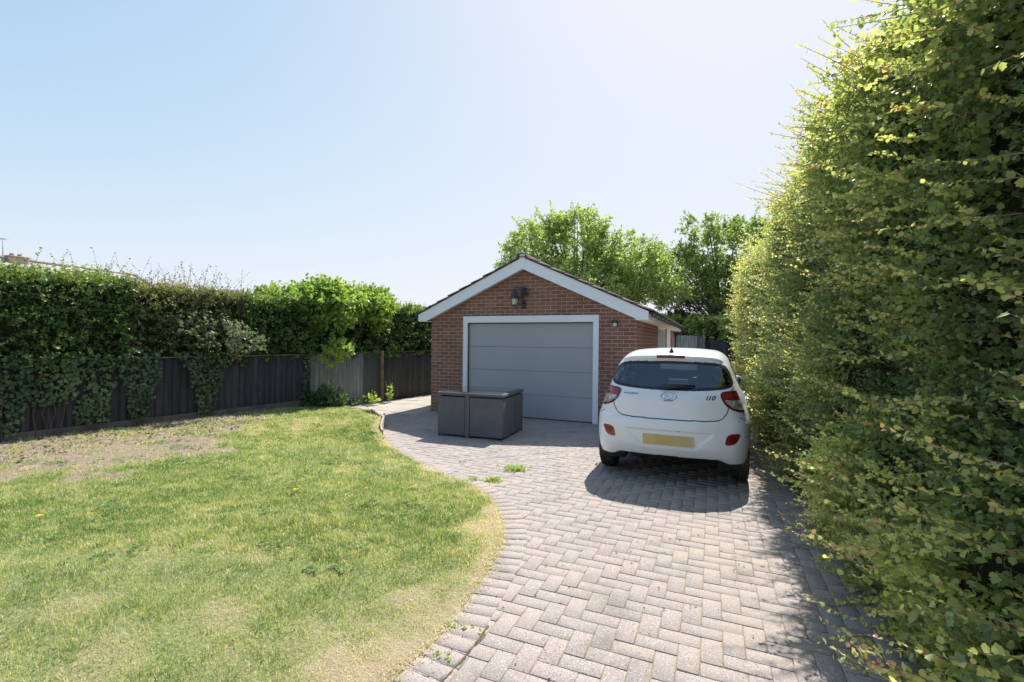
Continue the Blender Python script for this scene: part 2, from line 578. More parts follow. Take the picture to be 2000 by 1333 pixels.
rg = np.random.default_rng(5)
PU = .107
hs = []; vs_ = []
for i in range(-30, 95):
    for j in range(-135, 115):
        k = (i-j) % 4
        if k == 0: hs.append((i*PU, j*PU, 2*PU, PU))
        elif k == 3: vs_.append((i*PU, j*PU, PU, 2*PU))
A = np.array(hs+vs_)
cu, cw = A[:, 0]+A[:, 2]/2, A[:, 1]+A[:, 3]/2
x, y = GO[0]+cu*GU[0]+cw*GW[0], GO[1]+cu*GU[1]+cw*GW[1]
k = ~inpoly(x, y, LPOLY)
k &= ~((cu > -.02) & (cu < 4.53) & (cw > -.02) & (cw < 9.7))
k &= ~((cu < -.0) & (cw > -.55))                 # slab path beside the garage
k &= (x < 1.9+.5*(y+2)) & (y < 21.5) & (y > -1.5) & (x > -3.3)
A = A[k]; x, y = x[k], y[k]
n = len(A)
settle = .002*noise(np.c_[x, y], .8, 51, 2)
rnd = np.clip(rg.random(n)*.75+.12*noise(np.c_[x, y], .7, 55, 2)+.1, 0, 1)
V, F, At = paver_blocks(A[:, 0], A[:, 1], A[:, 2], A[:, 3], rnd, settle+rg.normal(0, .0009, n), rg.normal(0, .006, n), rg.normal(0, .006, n))
o = mesh_np('driveway', V, [F], M_paver, attrs={'rnd': At})
tag(o, kind='structure')

# border row along the lawn
L = LEDGE[(LEDGE[:, 1] > -1) & (LEDGE[:, 1] < 8)]
seg = np.hypot(*np.diff(L, axis=0).T); cum = np.r_[0, np.cumsum(seg)]
Vb = []; Fb = []; Ab = []; s = 0.0
while s < cum[-1]-.12:
    def at(q): return np.array([np.interp(q, cum, L[:, 0]), np.interp(q, cum, L[:, 1])])
    a, b = at(s+.004), at(s+.104-.004)
    d = (b-a)/np.hypot(*(b-a)); nr = np.array([d[1], -d[0]])
    i0, i1 = -.012, .182
    za = .016+rg.normal(0, .0015); 
    P = [a+nr*i0, a+nr*i1, b+nr*i1, b+nr*i0]
    c = (a+b)/2+nr*(i0+i1)/2
    base = len(Vb)
    ti = rg.normal(0, .008)
    for z, sh in ((-.02, 0), (za-.005, 0), (za, .006)):
        for p in P:
            q = p+(c-p)/np.hypot(*(c-p))*sh*1.5
            Vb.append((q[0], q[1], z+(ti*((q-c) @ nr) if z > 0 else 0)))
    Fb.append([base+8, base+9, base+10, base+11])
    for k in range(4):
        Fb.append([base+k, base+(k+1) % 4, base+4+(k+1) % 4, base+4+k]); Fb.append([base+4+k, base+4+(k+1) % 4, base+8+(k+1) % 4, base+8+k])
    Ab += [rg.uniform(.05, .7)]*12
    s += .104
o = mesh_np('driveway_border', Vb, [Fb], M_paver, attrs={'rnd': Ab})
tag(o, kind='structure')

# dark strip standing in for the crack outside the border row, coloured like mossy dirt
Vj = []; Fj = []
qs = np.arange(.0, cum[-1]-.15, .02); rgj = np.random.default_rng(3)
for k, q in enumerate(qs):
    a = np.array([np.interp(q, cum, L[:, 0]), np.interp(q, cum, L[:, 1])]); b = np.array([np.interp(q+.02, cum, L[:, 0]), np.interp(q+.02, cum, L[:, 1])])
    d = (b-a)/np.hypot(*(b-a)); nr = np.array([d[1], -d[0]])
    w1 = .192+.012*rgj.random()
    Vj += [(*(a+nr*.183), .0125), (*(a+nr*.19), .0135+.003*rgj.random()), (*(a+nr*w1), .0125)]
    if k and a[1] < 3.35 and noise(np.array([[q*2.1, 0, 0]]), 1, 5, 2)[0] > -.25: b0 = 3*(k-1); Fj += [[b0, b0+1, b0+4, b0+3], [b0+1, b0+2, b0+5, b0+4]]
M_crack = mat_simple('crack_dirt', (.06,.05,.035), (.15,.125,.075), .95, 25, .1)
o = mesh_np('driveway_border_joint', Vj, [Fj], M_crack); tag(o, kind='structure')

# concrete slab path between the garage wall and the fence
M_slab = mat_simple('concrete_slab', (.34,.31,.27), (.50,.46,.40), .9, 2.2, .3, bump=.35, bscale=60)
mb = MB()
for i in range(5):
    for j in range(-1, 16):
        u1 = -.03-i*.6; u0 = u1-.595; w0 = -.5+j*.6; w1 = w0+.595
        uc, wc = (u0+u1)/2, (w0+w1)/2
        x, y = g2w(uc, wc)
        off = (x-FB[0])*FN[0]+(y-FB[1])*FN[1]
        if off < -.15 or (y < 9.6) or inpoly(np.array([x]), np.array([y]), LPOLY)[0]: continue
        z = .012+rg.normal(0, .003)
        m2 = MB().box(u0, u1, w0, w1, -.03, z, .006)
        mb.add([(*g2w(p[0], p[1]), p[2]) for p in m2.V], m2.F)
o = mb.build('path', M_slab); tag(o, kind='structure')

# edging board holding the raised lawn corner
M_board = mat_simple('weathered_edging', (.30,.26,.20), (.46,.41,.34), .85, 9, .3, bump=.3)
mb = MB()
pts = [(-2.13,7.72),(-2.235,8.02),(-2.31,8.4),(-2.39,8.80)]
for a, b in zip(pts[:-1], pts[1:]):
    d = np.array(b)-np.array(a); L_ = np.hypot(*d); d = d/L_; nr = np.array([d[1], -d[0]])
    vs = []
    for q in (a, b):
        tt = (q[1]-7.72)/1.1
        for o_, z in ((.002, -.03), (.035, -.03), (.035, .125+.10*tt), (.002, .125+.10*tt)):
            vs.append((q[0]+nr[0]*o_, q[1]+nr[1]*o_, z))
    mb.add(vs, [(0,1,2,3),(7,6,5,4),(0,4,5,1),(1,5,6,2),(2,6,7,3),(3,7,4,0)])
o = mb.build('edging_board', M_board)
tag(o, 'pale concrete edging board holding up the raised lawn corner beside the paving', 'edging board')
# ================================================================ garage
def brick_mat(name, tone=1.0):
    t = NT(name)
    uv = t.coord('UV')
    b = t.n('TexBrick'); t.set(b, 'Vector', uv)
    b.offset = .5; b.squash = 1
    for k, v in (('Scale', 1.0), ('Mortar Size', .0068), ('Mortar Smooth', .15), ('Bias', 0.0), ('Brick Width', .225), ('Row Height', .075)):
        b.inputs[k].default_value = v
    b.inputs['Color1'].default_value = (.34*tone,.168*tone,.112*tone,1); b.inputs['Color2'].default_value = (.235*tone,.118*tone,.088*tone,1)
    b.inputs['Mortar'].default_value = (.50,.385,.33,1)
    n1 = t.noise(1.2, 5, .6, uv)
    c = t.mix(t.ramp(n1, [(.35, .45), (.6, 0)]), b.outputs['Color'], t.mix(1.0, b.outputs['Color'], (.62,.60,.62), 'MULTIPLY'))
    n2 = t.noise(38, 4, .7, uv)
    c = t.mix(t.ramp(n2, [(.4, .35), (.6, 0)]), c, t.mix(1.0, c, (.6,.55,.55), 'MULTIPLY'))
    n3 = t.noise(3.5, 4, .6, t.coord('UV', (1, 3, 1)))
    c = t.mix(t.ramp(n3, [(.62, 0), (.8, .4)]), c, (.42,.25,.17))
    h = t.math('ADD', t.math('MULTIPLY', b.outputs['Fac'], -1.0), t.math('MULTIPLY', n2, .35))
    return t.bsdf(c, .88, .3, normal=t.bump(h, .8, .008))
M_brick = brick_mat('red_brick')
M_white = mat_simple('white_upvc', (.78,.81,.86), (.82,.84,.89), .35, 2.5, .5)
M_door = NT('grey_door')
t = M_door
wv = t.noise(60, 3, .6, t.coord('Object', (1, 1, 14)))
M_door = t.bsdf(t.ramp(t.noise(1.5, 4), [(.3, (.375,.385,.405)), (.7, (.41,.42,.44))]), .5, .4, normal=t.bump(wv, .12, .002))
M_dark = mat_simple('black_plastic', (.018,.019,.021), (.03,.03,.032), .45, 8)
M_tile = NT('roof_tile'); t = M_tile
c = t.ramp(t.attr('rnd'), [(0, (.10,.085,.075)), (.5, (.15,.125,.11)), (1, (.19,.165,.14))])
c = t.mix(t.ramp(t.noise(18, 5, .7), [(.5, 0), (.7, .7)]), c, (.28,.26,.19))
M_tile = t.bsdf(c, .92, .25, normal=t.bump(t.noise(60, 4), .4, .006))

G = empty('brick_garage', (GO[0], GO[1], 0), -GA, 'single storey red brick garage with gabled tiled roof and white barge boards', 'garage')
GWID, GLEN, GZ = 4.5, 9.6, 2.10
pitch = .456
ap = 3.13
def uvw(co, n):
    if abs(n.y) > .7: return (co.x, co.z)
    return (co.y+.11, co.z)
# front wall with door opening, one skin
mb = MB()
poly = [(0,-.05),(.93,-.05),(.93,1.985),(3.69,1.985),(3.69,-.05),(4.5,-.05),(4.5,2.10),(2.25,ap),(0,2.10)]
mb.prism(poly, 0, .11)
f = mb.build('front_wall', M_brick, G, uvw)
mb = MB().prism([(0,-.05),(4.5,-.05),(4.5,2.10),(2.25,ap),(0,2.10)], GLEN-.11, GLEN)
mb.build('rear_wall', M_brick, G, uvw)
mb = MB().box(0, .11, .11, GLEN-.11, -.05, 2.10)
mb.build('side_wall', M_brick, G, uvw)
# right side wall, with openings (window 3.95-5.75, door 6.5-7.6)
mb = MB()
def wallseg(w0, w1, z0, z1): mb.box(4.39, 4.5, w0, w1, z0, z1)
wallseg(.11, 3.95, -.05, 2.10); wallseg(3.95, 5.75, -.05, 1.0); wallseg(5.75, 6.55, -.05, 2.10); wallseg(7.75, GLEN-.11, -.05, 2.10)
wallseg(3.95, 5.75, 2.02, 2.10); wallseg(6.55, 7.75, 2.02, 2.10)
mb.build('side_wall', M_brick, G, uvw)
M_gl = NT('window_glass'); M_gl = M_gl.bsdf(M_gl.ramp(M_gl.noise(2), [(.3, (.03,.04,.045)), (.7, (.05,.06,.065))]), .05, .8)
def window(w0, w1, z0, z1, mull):
    mb = MB()
    fx0, fx1 = 4.43, 4.52
    mb.box(fx0, fx1, w0, w1, z0, z0+.06, .004); mb.box(fx0, fx1, w0, w1, z1-.06, z1, .004)
    for m in [w0, *mull, w1-.06]: mb.box(fx0+.002, fx1-.002, m, m+.06, z0+.06, z1-.06, .004)
    o = mb.build('window', M_white, G)
    MB().box(4.455, 4.470, w0+.05, w1-.05, z0+.05, z1-.05).build('pane', M_gl, o)
    return o
window(3.95, 5.75, 1.0, 2.02, [4.55, 5.15])
d = MB().box(4.43, 4.515, 6.55, 6.62, -.0, 2.02, .004).box(4.43, 4.515, 7.68, 7.75, 0, 2.02, .004).box(4.432, 4.513, 6.62, 7.68, 1.95, 2.02, .004).box(4.45, 4.50, 6.62, 7.68, .01, 1.95, .004).build('side_door', M_white, G)
MB().tube([(4.50, 7.5, 1.0), (4.545, 7.5, 1.0), (4.545, 7.38, 1.0)], .010).build('handle', M_dark, d)
# main door: frame and four sections
fr = MB().box(.823, .93, -.030, .11, 0, 1.985, .004).box(3.69, 3.80, -.030, .11, 0, 1.985, .004).box(.823, 3.80, -.032, .108, 1.985, 2.125, .004)
fo = fr.build('door_frame', M_white, G)
door = empty('garage_door', (2.31, .05, 0)); door.parent = G
hh = [.02, .49, .985, 1.475, 1.972]
for a, b in zip(hh[:-1], hh[1:]):
    m = MB().box(-1.375, 1.375, 0, .035, a+.002, b-.002, .004)
    m.build('door_panel', M_door, door)
MB().box(-1.372, 1.372, .008, .032, 0, .020).build('bottom_seal', M_dark, door)
MB().box(-1.38, 1.38, .04, .045, 0, 1.98).build('door_back', M_dark, door)
# floor slab
MB().box(.11, 4.39, .11, GLEN-.11, -.04, .005).build('floor_slab', M_slab, G)
# --- roof: tiles in courses
rg = np.random.default_rng(8)
ct = math.cos(math.atan(pitch)); sn = math.sin(math.atan(pitch))
SL = (2.25+.29)/ct
EZ = 2.155                                     # underside of tiles at the eaves
def roof_tiles(side):
    Vt = []; Ft = []; At = []
    nrow = 9; ex = SL/nrow; ntile = 32; tw = (GLEN+.40)/ntile
    prof = np.linspace(0, 1, 7)
    ph = .020*np.sin(prof*math.pi)**2
    for r in range(nrow):
        s0 = r*ex-.02; s1 = min((r+1)*ex+.05, SL)
        for k in range(ntile):
            w0 = -.20+k*tw
            rr = rg.random(); dz = rg.normal(0, .002)
            base = len(Vt)
            for s, lift in ((s0, .045), (s1, .020)):
                for th in (0, -.022):
                    for p, h in zip(prof, ph):
                        hgt = lift+h+dz+th
                        uu = -.29+s*ct-hgt*sn; zz = EZ+s*sn+hgt*ct
                        if side > 0: uu = 4.5-uu
                        Vt.append((uu, w0+p*(tw-.003), zz)); At.append(rr)
            m = 7
            for i in range(m-1):
                q = [[base+i, base+i+1, base+2*m+i+1, base+2*m+i], [base+m+i, base+2*m+m+i, base+2*m+m+i+1, base+m+i+1], [base+i, base+m+i, base+m+i+1, base+i+1]]
                Ft += q
            Ft.append([base, base+2*m, base+3*m, base+m]); Ft.append([base+m-1, base+2*m-1, base+4*m-1, base+3*m-1])
    mesh_np('roof_slope', Vt, [Ft], M_tile, G, attrs={'rnd': At})
roof_tiles(-1); roof_tiles(1)
zr = EZ+SL*sn
mb = MB(); AT = []
nr_ = 22; rl = (GLEN+.42)/nr_
for k in range(nr_):
    w0 = -.21+k*rl
    v = []
    for w in (w0, w0+rl-.006):
        for rad in (.115, .095):
            for a in np.linspace(-.1, math.pi+.1, 9):
                v.append((2.25+rad*math.cos(a), w, zr-.015+rad*.85*math.sin(a)))
    f_ = []
    for i in range(8):
        f_ += [(i, i+1, 18+i+1, 18+i), (9+i, 27+i, 27+i+1, 9+i+1), (i, 9+i, 9+i+1, i+1), (18+i, 18+i+1, 27+i+1, 27+i)]
    mb.add(v, f_)
o = mb.build('ridge_tiles', M_tile, G)
# roof deck underside
MB().add([(-.22, -.14, EZ+.0), (2.25, -.14, zr-.02), (4.72, -.14, EZ+.0), (-.22, GLEN+.14, EZ+.0), (2.25, GLEN+.14, zr-.02), (4.72, GLEN+.14, EZ+.0)], [(0,1,4,3),(1,2,5,4)]).build('roof_underlay', M_dark, G)
# barge boards front and back
for (wa, wb) in ((-.165, -.140), (GLEN+.140, GLEN+.165)):
    for sd_ in (-1, 1):
        def U_(u): return u if sd_ < 0 else 4.5-u
        zt0 = EZ-.02+.0; dep = .215/ct
        top = lambda u: EZ-.006+(u+.29)*pitch
        poly = [(U_(-.245), top(-.245)), (U_(2.2485), top(2.2485)), (U_(2.2485), top(2.2485)-dep), (U_(-.035), top(-.035)-dep), (U_(-.035), 2.015), (U_(-.245), 2.015)]
        MB().prism(poly, wa, wb).build('barge_board', M_white, G)
    MB().prism([(2.185, ap+.02), (2.21, ap-.035), (2.25, ap-.065), (2.29, ap-.035), (2.315, ap+.02), (2.31, zr+.06), (2.25, zr+.14), (2.19, zr+.06)], wa-.012 if wa < 0 else wb, wa if wa < 0 else wb+.012).build('finial', M_white, G)
# box ends + soffit under the gable and under the eaves
MB().box(-.245, -.0, -.139, .0, 2.018, 2.028).build('box_end', M_white, G); MB().box(4.5, 4.745, -.139, .0, 2.018, 2.028).build('box_end', M_white, G)
for sd_ in (-1, 1):
    def U_(u): return u if sd_ < 0 else 4.5-u
    mb = MB()
    low = lambda u: EZ-.03+(u+.29)*pitch-.195/ct
    v = [(U_(-.035), -.139, low(-.035)+.02), (U_(2.25), -.139, low(2.25)+.02), (U_(2.25), -.002, low(2.25)+.02), (U_(-.035), -.002, low(-.035)+.02)]
    v += [(a, b, c+.01) for a, b, c in v]
    mb.add(v, [(0,1,2,3),(7,6,5,4),(0,4,5,1),(1,5,6,2),(2,6,7,3),(3,7,4,0)])
    mb.build('verge_soffit', M_white, G)
M_cream = mat_simple('cream_soffit', (.66,.63,.56), (.74,.71,.64), .5, 3)
for sd_ in (-1, 1):
    u0, u1 = (-.22, -.003) if sd_ < 0 else (4.503, 4.72)
    MB().box(u0, u1, .0, GLEN+.13, 2.022, 2.034).build('soffit', M_cream, G)
    u0, u1 = (-.24, -.221) if sd_ < 0 else (4.721, 4.74)
    MB().box(u0, u1, -.136, GLEN+.13, 2.020, 2.150).build('fascia', M_white, G)
# gutters with brackets, downpipe
for sd_ in (-1, 1):
    uc = -.30 if sd_ < 0 else 4.80
    mb = MB()
    vs = []; fs = []
    A_ = np.linspace(math.pi, 2*math.pi, 9)
    for w in (-.13, GLEN+.14):
        for rad in (.056, .050):
            for a in A_: vs.append((uc+rad*math.cos(a), w, 2.155+rad*math.sin(a)))
    for i in range(8):
        fs += [(i, 18+i, 18+i+1, i+1), (9+i, 9+i+1, 27+i+1, 27+i), (i, i+1, 9+i+1, 9+i)]
    fs += [(0, 9, 27, 18), (8, 26, 35, 17)]
    mb.add(vs, fs)
    for w in (-.13, GLEN+.14):
        mb.add([(uc+.054*math.cos(a), w, 2.155+.054*math.sin(a)) for a in A_], [list(range(9))])
    gt = mb.build('gutter', M_dark, G)
    for w in np.arange(.3, GLEN, .9):
        mb = MB().tube([(uc+.062*math.cos(a), w, 2.155+.062*math.sin(a)) for a in A_], .009, 5)
        mb.box(min(uc, uc-.06*sd_), max(uc, uc-.06*sd_), w-.012, w+.012, 2.10, 2.135)
        mb.build('gutter_bracket', M_dark, gt)
MB().tube([(4.80, GLEN+.05, 2.12), (4.80, GLEN+.05, 2.02), (4.56, GLEN-.02, 1.86), (4.56, GLEN-.02, .1)], .034, 10).build('downpipe', M_dark, G)

# --- coach lantern on the gable (a thing fixed to the wall)
lw = g2w(2.24, 0)
Lm = empty('wall_lantern', (lw[0], lw[1], 2.36), -GA, 'black scrolled wall lantern fixed high in the brick gable', 'lantern')
M_iron = mat_simple('dark_iron', (.02,.024,.026), (.04,.045,.045), .5, 20)
mb = MB().box(-.045, .045, -.022, -.001, -.09, .05, .004).box(-.05, .05, -.05, -.001, .19, .33, .008)
mb.tube([(0, -.02, .0), (0, -.05, .05), (.0, -.05, .2), (.0, -.05, .33)], .012, 8)
mb.build('wall_plate', M_iron, Lm)
mb = MB()
mb.tube([(.11, -.06, .20), (.13, -.06, .26), (.10, -.06, .31), (.05, -.07, .33), (-.03, -.13, .335), (-.10, -.17, .335), (-.145, -.18, .325), (-.145, -.18, .30)], .009, 8)
mb.tube([(.05, -.06, .16), (.10, -.06, .17), (.115, -.06, .22), (.07, -.06, .235)], .008, 8)
mb.tube([(0, -.05, .12), (-.04, -.09, .18), (-.03, -.11, .26), (-.06, -.14, .33)], .007, 8)
mb.build('scroll_arm', M_iron, Lm)
c = (-.145, -.18, 0)
MB().lathe([(.0,.315),(.018,.31),(.02,.29),(.045,.27),(.06,.22),(.085,.13),(.088,.125),(.125,.118),(.125,.108),(.07,.105),(.0,.105)], 8, 'z', c, False).build('lantern_cap', M_iron, Lm)
M_lg = NT('lantern_glass'); M_lg = M_lg.bsdf(M_lg.ramp(M_lg.noise(9), [(.3, (.50,.56,.50)), (.7, (.62,.66,.6))]), .25, .6)
MB().lathe([(0,.104),(.075,.104),(.052,-.02),(0,-.02)], 8, 'z', c, False).build('glass', M_lg, Lm)
mb = MB()
for k in range(4):
    a = math.pi/4+k*math.pi/2
    mb.tube([(c[0]+.08*math.cos(a), c[1]+.08*math.sin(a), .105), (c[0]+.057*math.cos(a), c[1]+.057*math.sin(a), -.02)], .006, 6)
mb.lathe([(0,-.018),(.062,-.018),(.062,-.030),(.03,-.045),(0,-.05)], 8, 'z', c, False)
mb.build('cage', M_iron, Lm)
# --- small security light
lw = g2w(4.115, 0)
S = empty('security_light', (lw[0], lw[1], 1.945), -GA, 'small black security sensor light on the brick pier right of the door', 'security light')
MB().box(-.045, .045, -.05, -.001, -.02, .06, .006).box(-.055, .055, -.085, -.02, .03, .065, .006).build('housing', M_dark, S)
M_lens = NT('white_lens'); M_lens = M_lens.bsdf(M_lens.ramp(M_lens.noise(20), [(.3, (.6,.6,.58)), (.7, (.7,.7,.68))]), .3)
MB().box(-.032, .032, -.066, -.035, -.045, .022, .008).build('lens', M_lens, S)
# ================================================================ the white hatchback
def tab(xs, ys, sg):
    xx = np.linspace(min(xs)-.5, max(xs)+.5, 1200); yy = np.interp(xx, xs, ys)
    dx = xx[1]-xx[0]; k = int(4*sg/dx)+1
    w = np.exp(-.5*((np.arange(-k, k+1)*dx)/sg)**2); w /= w.sum()
    yy = np.convolve(np.pad(yy, k, mode='edge'), w, mode='valid')
    return lambda q: np.interp(q, xx, yy)
t_w = tab([.10,.20,.34,.48,.62,.76,.88,.95,1.02,1.10,1.20,1.32,1.42,1.50,1.58], [.74,.775,.812,.828,.830,.826,.812,.792,.762,.728,.690,.643,.602,.565,.52], .022)
t_py = tab([0,.25,.6,1.2,2.5,3.0,3.4,3.67], [.93,.965,.995,1.0,1.0,.985,.95,.88], .12)
t_yr = tab([.15,.25,.34,.42,.56,.63,.70,.735,.80,.92,1.00,1.045,1.07,1.33,1.352,1.390,1.43,1.50], [.13,.08,.035,.012,.0,.002,.014,.034,.040,.054,.082,.118,.136,.318,.326,.268,.250,.32], .012)
t_zt = tab([-.2,.20,.38,.7,1.1,1.5,1.85,2.1,2.45,2.80,2.95,3.3,3.55,3.7], [1.395,1.425,1.450,1.482,1.498,1.500,1.487,1.452,1.27,1.055,1.005,.93,.84,.74], .05)
t_yf = tab([.15,.3,.5,.62,.75,.9,1.0], [3.55,3.62,3.665,3.66,3.62,3.50,3.35], .04)
def smax(a, b, k):
    h = np.maximum(k-np.abs(a-b), 0)/k
    return np.maximum(a, b)+h*h*k*.25
RECESS = smoothpoly([(-.475,.600),(.475,.600),(.40,.50),(.315,.405),(-.315,.405),(-.40,.50)], 1)
def carf(x, y, z):
    ax = np.abs(x)
    fl = .010*(np.exp(-(((y-.60)**2+(z-.40)**2)/.42**2)**2)+np.exp(-(((y-2.95)**2+(z-.40)**2)/.42**2)**2))
    crease = .006*np.exp(-((z-(.86+.03*(y-1.5)))/.035)**2)
    W = (t_w(z)+fl+crease)*t_py(y)-.045*sstep(z, .68, .90)*(1-sstep(y, .25, 1.1))
    fx = ax-W
    yr = t_yr(z)+.115*(ax/.78)**2.6*(1-.35*sstep(z, 1.0, 1.3))
    # plate recess and lower lip
    dz = sstep(z, .395, .44)*(1-sstep(z, .592, .606))
    wx_ = .33+.15*sstep(z, .42, .60)
    yr = yr+.013*dz*(1-sstep(ax, wx_-.07, wx_))
    # boot lid set slightly inside the bumper line
    fr = yr-y
    ft = z-(t_zt(y)-.045*(ax/.6)**2.2)
    ff = y-(t_yf(z)-.30*(ax/.8)**2.6)
    kr = .16-.08*sstep(z, .95, 1.12)
    f = smax(fx, fr*.9, kr)
    f = smax(f, ft*.95, .13)
    f = smax(f, ff*.9, .22)
    return f

def patch_grid(fa):
    zs = np.linspace(.17, 1.60, 226); xs = np.linspace(-.88, .88, 283); ys = -.05+3.80*np.linspace(0, 1, 380)**1.25
    if fa == 'rear': A, B = np.meshgrid(xs, zs); return A, np.full_like(A, -.05), B
    if fa == 'front': A, B = np.meshgrid(xs[::-1], zs); return A, np.full_like(A, 3.75), B
    if fa == 'left': A, B = np.meshgrid(ys[::-1], zs); return np.full_like(A, -.88), A, B
    if fa == 'right': A, B = np.meshgrid(ys, zs); return np.full_like(A, .88), A, B
    if fa == 'top': A, B = np.meshgrid(xs, ys); return A, B, np.full_like(A, 1.60)
Vs = []; Fs_ = []; n0 = 0
for fa in ('rear', 'front', 'left', 'right', 'top'):
    X, Y, Z = patch_grid(fa)
    sh = X.shape
    O_ = np.c_[X.ravel(), Y.ravel(), Z.ravel()]
    I_ = np.c_[O_[:, 0]/.88*.30, .75+(O_[:, 1]+.05)/3.80*(2.75-.75), .50+(O_[:, 2]-.17)/1.43*(.86-.50)]
    lo = np.zeros(len(O_)); hi = np.ones(len(O_))
    for _ in range(22):
        m = (lo+hi)/2; P = I_+(O_-I_)*m[:, None]
        s = carf(P[:, 0], P[:, 1], P[:, 2]) < 0
        lo = np.where(s, m, lo); hi = np.where(s, hi, m)
    P = I_+(O_-I_)*lo[:, None]
    i = np.arange(sh[0]*sh[1]).reshape(sh)+n0
    Vs.append(P); Fs_.append(np.c_[i[:-1, :-1].ravel(), i[:-1, 1:].ravel(), i[1:, 1:].ravel(), i[1:, :-1].ravel()])
    n0 += len(P)
V = np.concatenate(Vs); F = np.concatenate(Fs_)
key = np.round(V*5000).astype(np.int64)
kk = (key[:, 0]+40000)+(key[:, 1]+40000)*100000+(key[:, 2]+40000)*10000000000
_, ui, ui_inv = np.unique(kk, return_index=True, return_inverse=True)
V = V[ui]; F = ui_inv[F]
e = 5e-4
def grad(V):
    g = np.stack([carf(V[:, 0]+e, V[:, 1], V[:, 2])-carf(V[:, 0]-e, V[:, 1], V[:, 2]), carf(V[:, 0], V[:, 1]+e, V[:, 2])-carf(V[:, 0], V[:, 1]-e, V[:, 2]), carf(V[:, 0], V[:, 1], V[:, 2]+e)-carf(V[:, 0], V[:, 1], V[:, 2]-e)], 1)
    return unit(g)
NV = grad(V)
FC = V[F].mean(1); FNm = NV[F].mean(1)
cx, cy, cz = FC.T; ax = np.abs(cx)
# orientation check
gn = np.cross(V[F[:, 1]]-V[F[:, 0]], V[F[:, 2]]-V[F[:, 0]])
flip = (gn*FNm).sum(1) < 0
F[flip] = F[flip][:, ::-1]

rearside = cy < .62
WIN = smoothpoly([(-.545,1.328),(-.30,1.345),(.30,1.345),(.545,1.328),(.590,1.27),(.648,1.145),(.612,1.085),(.46,1.060),(.2,1.044),(-.2,1.044),(-.46,1.060),(-.612,1.085),(-.648,1.145),(-.590,1.27)], 2)
LIGHT = smoothpoly([(.515,1.025),(.56,1.047),(.66,1.052),(.95,1.072),(.95,.822),(.74,.823),(.63,.850),(.553,.915),(.52,.985)], 2)
REFL = smoothpoly([(.585,.585),(.62,.607),(.715,.615),(.705,.565),(.665,.495),(.60,.483),(.565,.487),(.570,.535)], 2)
SEAM = smoothpoly([(.600,.885),(.585,.82),(.535,.750),(.46,.728),(.2,.722),(0,.720),(-.2,.722),(-.46,.728),(-.535,.750),(-.585,.82),(-.600,.885)], 2, closed=False)
SEAM2 = [(.62,1.045),(.648,1.075),(.655,1.10)]
SIDE = smoothpoly([(.66,1.20),(.72,1.30),(.95,1.375),(1.45,1.395),(1.95,1.365),(2.25,1.22),(2.62,1.005),(2.40,.975),(1.6,.975),(.95,.985),(.76,1.03)], 2)
isrear = (FNm[:, 1] < -.15) & rearside
gl_r = isrear & inpoly(cx, cz, WIN) & (FNm[:, 1] < -.2)
dwin = polydist(cx, cz, WIN)
rubber_r = isrear & ~gl_r & (dwin < .010) & (cz > .98)
tl = (cy < .27) & inpoly(ax, cz, LIGHT) & (cz < 1.09)
dl = polydist(ax, cz, LIGHT)
rf_ = isrear & inpoly(ax, cz, REFL)
seam = isrear & ~tl & (polydist(cx, cz, SEAM, False) < .0056)
seam |= isrear & ~tl & (polydist(ax, cz, SEAM2, False) < .0035)
side = (np.abs(FNm[:, 0]) > .55) & (ax > .45) & (cz > .9)
in_s = inpoly(cy, cz, SIDE)
ds = polydist(cy, cz, SIDE)
pillar = (np.abs(cy-(1.52-.12*(cz-1))) < .045)
pillar2 = np.abs(cy-.98) < .016
gl_s = side & in_s & (ds > .022) & ~pillar & ~pillar2
trim_s = side & in_s & ~gl_s
# windscreen
WS = smoothpoly([(-.56,2.13),(0,2.07),(.56,2.13),(.66,2.72),(0,2.86),(-.66,2.72)], 2)
gl_w = (FNm[:, 2] > .3) & (cy > 1.9) & (cy < 2.95) & (cz > .98) & inpoly(cx, cy, WS)
trim_w = (FNm[:, 2] > .3) & (cz > .98) & ~gl_w & (polydist(cx, cy, WS) < .014) & (cy > 1.9)
# door gaps, fuel flap
dg = np.zeros(len(F), bool); gaps = []
sd_ = (ax > .6) & (cz < 1.02) & (cz > .33)
for yy, sl in ((2.60, -.05), (1.50, .02)):
    q = sd_ & (np.abs(cy-(yy+sl*(cz-.6))) < .004); gaps.append(q & ~dg); dg |= q
rearedge = smoothpoly([(.84,1.02),(.93,.86),(.99,.70),(1.06,.55),(1.10,.42),(1.10,.33)], 2, closed=False)
q = sd_ & (polydist(cy, cz, rearedge, False) < .004); q |= (ax > .6) & (np.abs(cz-.33) < .004) & (cy > 1.1) & (cy < 2.6); gaps.append(q & ~dg); dg |= q
# bumper / wing split
bs = smoothpoly([(.10,.80),(.22,.735),(.34,.665),(.385,.58)], 1, closed=False)
q = (ax > .70) & (FNm[:, 0]*np.sign(cx) > .5) & (cy < .5) & (polydist(cy, cz, bs, False) < .003); gaps.append(q & ~dg); dg |= q
# cut-outs: arches, under edge
WR = .322
YR_, YF_ = .60, 2.985
arch = (ax > .5) & (((cy-YR_)**2+(cz-.295)**2 < WR**2) | ((cy-YF_)**2+(cz-.295)**2 < WR**2))
bot = cz < np.where(cy < .55, .272+.045*sstep(-ax, -.62, -.50)*(cy < .5), .205)
drop = arch | bot
head = (cy > 3.0) & (ax > .42) & (cz > .64) & (cz < .86) & (FNm[:, 1] > .15) & (cz > .62+.10*(ax-.42))
grille = (cy > 3.3) & (ax < .45) & (cz > .30) & (cz < .52) & (FNm[:, 1] > .4)

